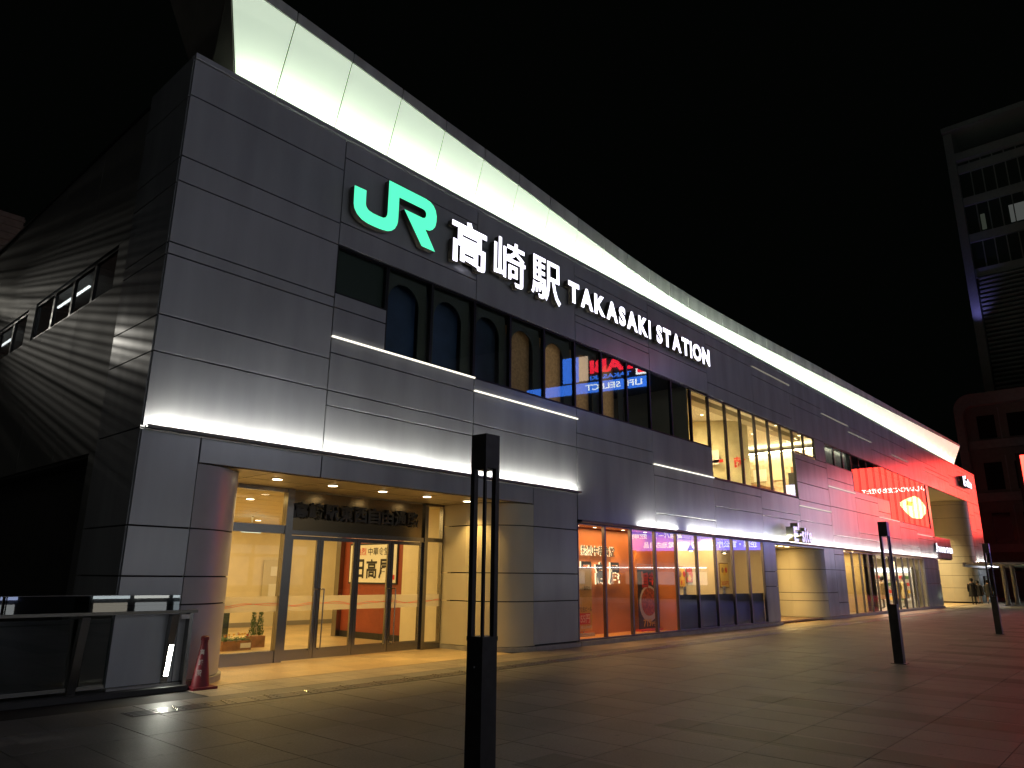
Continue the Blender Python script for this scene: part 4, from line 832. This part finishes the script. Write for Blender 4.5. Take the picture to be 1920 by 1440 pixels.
box('lit_window', 100.55, 100.59, -.45, .05, 46.0, 48.2, EM('tower_win', (.55, .65, .5), .05), tw); box('lit_window', 100.55, 100.59, -6, -3.1, 46, 48.4, EM('tower_win2', (.75, .8, .75), .08), tw)
box('fin_floodlight', 99.2, 99.4, 1.3, 1.5, 37, 39, darkM, tw); lamp('SPOT', (97.6, 1.5, 32), 420, (.30, .25, 1.), .3, rot=Vector((2.0, .6, 5.2)).to_track_quat('-Z', 'Y').to_euler(), spot=60, blend=1)
# LED screen on the podium
ls_ = thing('led_screen', 'bright red advertising screen on the podium wall at right edge', 'screen', (86, -8, 7))
box('screen_case', 86.05, 87.2, -15.6, -.85, 5.9, 14.5, darkM, ls_)
SCR = 7.5
box('screen_face', 86.0, 86.04, -15.3, -1.25, 6.2, 14.25, EM('screen_red', (1., .050, .034), SCR), ls_)
letters('screen_text', 'おいしいパンこだわり焼たて', (-7.2, -14.4, 11.2, 11.8), '-x', EM('screen_white', (1, .9, .8), SCR), ls_, at=85.985, bold=.02)
bread = [(-8.0, 9.4), (-8.1, 8.7), (-8.6, 8.2), (-9.4, 8.3), (-9.9, 8.8), (-10.5, 9.7), (-10.5, 10.1), (-9.9, 10.4), (-9.0, 10.7), (-8.6, 10.5), (-8.2, 9.9)]
m = MB(); m.prism(bread, 85.96, 85.985, 'x').build('screen_picture', EM('screen_bread', (1, .68, .30), SCR*1.0), ls_)
m = MB(); m.prism([(-9.3, 9.6), (-9.9, 9.75), (-9.8, 10.2), (-9.2, 10.05)], 85.94, 85.955, 'x').build('screen_picture', EM('screen_filling', (1, .35, .05), SCR), ls_)

wo = thing('lit_office', 'white-blue lit office front reflected in the station glass beside the red screen', 'building', (90, -23, 0))
box('wall', 86.4, 98, -30, -18.5, 0, 15, M('store_wall', (.12, .12, .13), .6), wo)
for q in range(5):
    for z in range(4): box('lit_pane', 86.32, 86.38, -19.9-q*1.7, -18.7-q*1.7+.25, 3+z*2.6, 5.2+z*2.6, EM('office_glow_%d' % ((q+z) % 2), [(.66, .66, 1.), (.80, .76, 1.)][(q+z) % 2], 5.5), wo)
# ================================================================== ACROSS THE PLAZA (seen in the glass)
dv = Vector((-.216, -.976, 0)).normalized(); nv = Vector((-dv.y, dv.x, 0)); P0 = Vector((48, -24, 0))   # wall runs along dv, faces -x
sr = thing('department_store', 'department store with blue and red signs reflected in the station glass', 'building', (52, -24, 0))
BASE = Matrix(((dv.x, -abs(nv.x), 0, P0.x), (dv.y, nv.y if nv.x < 0 else -nv.y, 0, P0.y), (0, 0, 1, 0), (0, 0, 0, 1)))
# local frame: u along dv (to the viewer's right as the wall is seen), w out of the wall towards -x, z up
outv = Vector((-.976, .216, 0))
def loc3(u, w, z): p = P0+dv*u+outv*w; return (p.x, p.y, z)
def ub(name, u0, u1, w0, w1, z0, z1, mat, parent=sr):
    m = MB().box(u0, u1, w0, w1, z0, z1); m.v = [loc3(*v) for v in m.v]; return m.build(name, mat, parent)
def ut(body, u0, u1, z0, z1, mat, w=.12, bold=.02):
    me = glyph_mesh(body, bold); xs_ = [v.co.x for v in me.vertices]; ys_ = [v.co.y for v in me.vertices]; a, b, c, d = min(xs_), max(xs_), min(ys_), max(ys_)
    for v in me.vertices: v.co = loc3(u0+(u1-u0)*(v.co.x-a)/(b-a), w, z0+(z1-z0)*(v.co.y-c)/(d-c))
    return link('sign_lettering', me, mat, sr)
ub('wall', -13, 22, -9, 0, 0, 23, M('store_wall', (.12, .12, .13), .6))
ub('blue_sign', -4.0, 8, 0, .1, 17.7, 18.65, EM('sign_blue', (.05, .22, 1.), 5.)); ut('LIFE SELECT', -3.4, 1.95, 17.9, 18.45, EM('sign_white', (.9, .95, 1), 6.))
ut('TAKASAKI', -2.4, 1.5, 18.85, 19.25, EM('sign_blue', (.05, .22, 1.), 5.), bold=.03); ut('LABI', -2.6, 1.5, 19.45, 20.7, EM('sign_red', (1, .02, .05), 6.), bold=.05)
ub('sign_flag', 1.7, 3.6, 0, .1, 18.9, 21.2, EM('sign_cream', (1, .72, .5), 3.)); ub('sign_flag', 2.6, 4.2, .1, .14, 18.8, 21.2, EM('sign_blue', (.05, .22, 1.), 5.)); ub('sign_box', -3.9, -2.85, 0, .1, 18.85, 19.9, EM('sign_white', (.9, .95, 1), 6.)); ub('sign_box_core', -3.7, -3.0, .1, .13, 19.0, 19.8, EM('sign_red', (1, .02, .05), 6.))
ub('ad_band', -12.6, -3.6, 0, .15, 3.75, 5.5, EM('ad_blue', (.16, .16, 1.), 5.)); ub('ad_band', -3.6, -1.7, 0, .15, 3.75, 5.5, EM('ad_purple', (.34, .20, 1.), 4.))
adw = EM('ad_white', (.9, .9, 1), 6.); ut('企業・官公庁専用窓口', -12.0, -7.0, 3.95, 4.45, adw, .2); ut('電池 電池応用品', -6.7, -3.0, 3.95, 4.45, adw, .2); ut('配線パーツ', -6.2, -3.8, 4.7, 5.2, adw, .2); ut('照明', -3.3, -2.0, 4.7, 5.1, adw, .2)
ub('canopy_strip', -8, 12, 0, .5, 2.38, 2.46, EM('strip_white', (.95, .97, 1), 8.))
for k in range(7): ub('shop_window', -8+k*2.6, -8+k*2.6+1.5, 0, .1, 1.1, 2.1, EM('shopwin_%d' % (k % 3), [(1, .9, .75), (.75, .9, 1), (1, .75, .55)][k % 3], .8 if k % 3 else 1.4))
# street row behind the camera
for k, (x0, x1, h, lab) in enumerate(((-30, -6, 14, 'plain street block with lit shopfronts far left across plaza'), (-5.5, 16, 18, 'street block with white name sign across the plaza'), (17, 40, 12, 'street block with warm shopfronts across the plaza right side'))):
    b_ = thing('street_block', lab, 'building', (x0, -52, 0), 'buildings across the plaza'); box('wall', x0, x1, -60, -50, 0, h, MATS['store_wall'], b_)
    n = int((x1-x0)/3)
    for q in range(n):
        if (q*7+k) % 4 == 3: continue
        box('shopfront', x0+q*3+.3, x0+q*3+2.7, -49.98, -49.9, .6, 3.2, EM('front_%d_%d' % ((q+k) % 3, x0+q*3 < 25), [(.95, .98, 1), (.8, .92, 1), (1, .9, .75)][(q+k) % 3], 1.5 if x0+q*3 < 25 else .5), b_)
        box('sign_board', x0+q*3+.2, x0+q*3+2.8, -49.98, -49.8, 3.5, 4.3, EM('board_%d_%d' % ((q*2+k) % 4, x0+q*3 < 25), [(1, 1, .95), (.3, .5, 1), (.85, .95, 1), (.5, .6, 1)][(q*2+k) % 4], 4. if x0+q*3 < 25 else .6), b_)
        for fl in range(2): box('upper_window', x0+q*3+.5, x0+q*3+2.5, -49.98, -49.95, 5.5+fl*3.2, 7+fl*3.2, EM('upwin_%d' % ((q+fl) % 2), [(.9, .95, 1), (1, .9, .7)][(q+fl) % 2], 1.2 if (q+fl) % 3 else .1), b_)
for k, (x0, x1, z0, z1, c) in enumerate(((-24, -12, 14.2, 18.5, (.9, .95, 1)), (0, 13, 18.2, 22.5, (.75, .85, 1)), (22, 36, 12.2, 17, (.85, .88, 1)))):
    t = thing('roof_billboard', ['pale lit rooftop billboard above the left street block', 'blue-white lit rooftop billboard above the middle street block', 'white lit rooftop billboard above the right street block'][k], 'billboard', (x0, -50.5, z0)); box('billboard_frame', x0-.2, x1+.2, -50.6, -50.3, z0-.2, z1+.2, frameM, t); box('billboard_face', x0, x1, -50.29, -50.25, z0, z1, EM('billboard_%d' % k, c, 2.9), t)  # unseen glowing boards added to brighten the station facade
# neighbour at far left behind the station
nb = thing('station_annex', 'dim striped building rising behind the left end of the roofline', 'building', (0, 42, 0))
box('wall', -30, 6.3, 40, 52, -6, 23.4, M('annex_wall', (.20, .18, .14), .6, var=.2), nb)
for k in range(24): box('cladding_rib', -30, 6.35, 39.9, 40, 12+k*.48, 12.2+k*.48, MATS['annex_wall'], nb)
lamp('SPOT', (-6, 34, 16), 90, (1, .9, .7), .2, rot=Vector((8, 6, 6)).to_track_quat('-Z', 'Y').to_euler(), spot=100)
# ---- unseen side floodlight; bars added to cut its light into streaks on the wall
fl = thing('flood_light', 'barred floodlight high on a bracket beside the far side wall', 'floodlight', (-.9, 27, 13))
FP = Vector((-.95, 27, 13.2))
box('flood_case', FP.x-.25, FP.x+.25, FP.y+.25, FP.y+.5, FP.z-.25, FP.z+.25, darkM, fl); MB().tube([(.0, 27.6, 9.9), (-.9, 27.4, 13)], .05).build('bracket', steelM, fl)
random.seed(11)
for k in range(150):
    a = math.radians(-86+k*.55+random.uniform(-.22, .22)); d = Vector((0, -math.cos(a), math.sin(a))); e = Vector((0, math.sin(a), math.cos(a))); c = FP+d*.30; hw = random.uniform(.0004, .0013)
    m = MB(); p0 = c+Vector((-.12, 0, 0)); p1 = c+Vector((.40, 0, 0)); m.v = [tuple(p0-e*hw), tuple(p0+e*hw), tuple(p1+e*hw), tuple(p1-e*hw)]; m.v += [tuple(Vector(v)+d*.004) for v in m.v]
    m.f = [(0, 1, 2, 3), (7, 6, 5, 4), (0, 3, 7, 4), (1, 0, 4, 5), (2, 1, 5, 6), (3, 2, 6, 7)]; m.build('guard_bar', darkM, fl)
lamp('POINT', tuple(FP), 800, (1, .94, .80), .0015)

# second flood, added out of view to brighten the corner pilaster through streaking louvres
f2 = thing('louvred_flood', 'louvred floodlight on a mast beside the far end of the side wall', 'floodlight', (-5, 24, 12))
Q = Vector((-5.0, 24.0, 12.0)); tgt = Vector((0, .9, 5.2)); dq = (tgt-Q).normalized(); sq = dq.cross(Vector((0, 0, 1))).normalized(); uq = sq.cross(dq)
MB().tube([(-5.2, 24.5, -6.2), (-5.2, 24.5, 12)], .08).build('mast', steelM, f2); box('flood_case', -5.3, -4.9, 24.2, 24.6, 11.8, 12.2, darkM, f2)
for k in range(34):
    c = Q+dq*.5+uq*(-.062+k*.0037+random.uniform(-.0006, .0006)); hw = random.uniform(.0004, .0012); m = MB()
    m.v = [tuple(c+sq*a+uq*b+dq*e) for e in (0, .004) for a, b in ((-.3, -hw), (.3, -hw), (.3, hw), (-.3, hw))]
    m.f = [(0, 1, 2, 3), (7, 6, 5, 4), (1, 0, 4, 5), (2, 1, 5, 6), (3, 2, 6, 7), (0, 3, 7, 4)]; m.build('louvre', darkM, f2)
lamp('SPOT', tuple(Q), 800, (1, .95, .84), .0012, rot=dq.to_track_quat('-Z', 'Y').to_euler(), spot=15, blend=1.)

# ---- lit shrubs under the walkway canopy
for k, (x, y, lab) in enumerate(((64.5, -2.9, 'small lit shrub behind the pale walkway columns'), (68.5, -3.3, 'green shrub with lights at the right edge under the canopy'))):
    t = thing('potted_shrub', lab, 'shrub', (x, y, 0)); MB().lathe([(.22, 0), (.3, .35), (.26, .36)], x, y, 14).build('pot', stoneM, t); MB().tube([(x, y, .3), (x, y, .8)], .03).build('trunk', woodM, t)
    m = MB()
    for q in range(500):
        r_ = .5*random.random()**.4; a = random.uniform(0, 6.3); b = random.uniform(-1.3, 1.5); px_, py_, pz_ = x+r_*math.cos(a)*math.cos(b), y+r_*math.sin(a)*math.cos(b), .95+r_*1.1*math.sin(b); s_ = .05
        m.quad((px_, py_, pz_), (px_+s_*math.cos(a+1), py_+s_*math.sin(a+1), pz_+.02), (px_+s_*1.3*math.cos(a), py_+s_*1.3*math.sin(a), pz_+s_*.6), (px_+s_*math.cos(a-1), py_+s_*math.sin(a-1), pz_-.02))
    m.build('crown', leafM, t, kind='stuff')
    box('spot_lamp', x-.55, x-.45, y-.25, y-.15, .0, .16, EM('shrub_lamp', (.85, 1, .7), 10.), t); lamp('POINT', (x-.5, y-.2, .35), 22, (.8, 1, .6), .06)
# ---- small fittings in the shop and hall
for k, x in enumerate((16.6, 18.4, 20.9)):
    t = thing('ceiling_pendant', ['warm pendant over the restaurant window nearest the orange display', 'warm pendant in the middle of the restaurant', 'warm pendant at the far end of the restaurant'][k], 'lamp', (x, 1.0, 2.6)); MB().lathe([(.10, 2.5), (.12, 2.52), (.03, 2.68)], x, 1.0, 16).build('shade', frameM, t, True); MB().lathe([(.05, 2.47), (.05, 2.505)], x, 1.0, 12).build('bulb', EM('bulb', (1, .8, .45), 9.), t); MB().tube([(x, 1, 2.68), (x, 1, 2.95)], .008).build('cord', darkM, t)
for k, (x, lab) in enumerate(((16.35, 'white price card standing on the dark dado in the restaurant window'), (19.0, 'second white price card on the restaurant dado'))):
    t = thing('price_card', lab, 'card', (x, .2, 1.12)); box('card', x-.09, x+.09, .18, .19, 1.13, 1.36, whiteM, t); box('card_foot', x-.09, x+.09, .16, .22, 1.12, 1.13, darkM, t); letters('print', '営業中', (x-.07, x+.07, 1.24, 1.29), '-y', redM, t, at=.178)
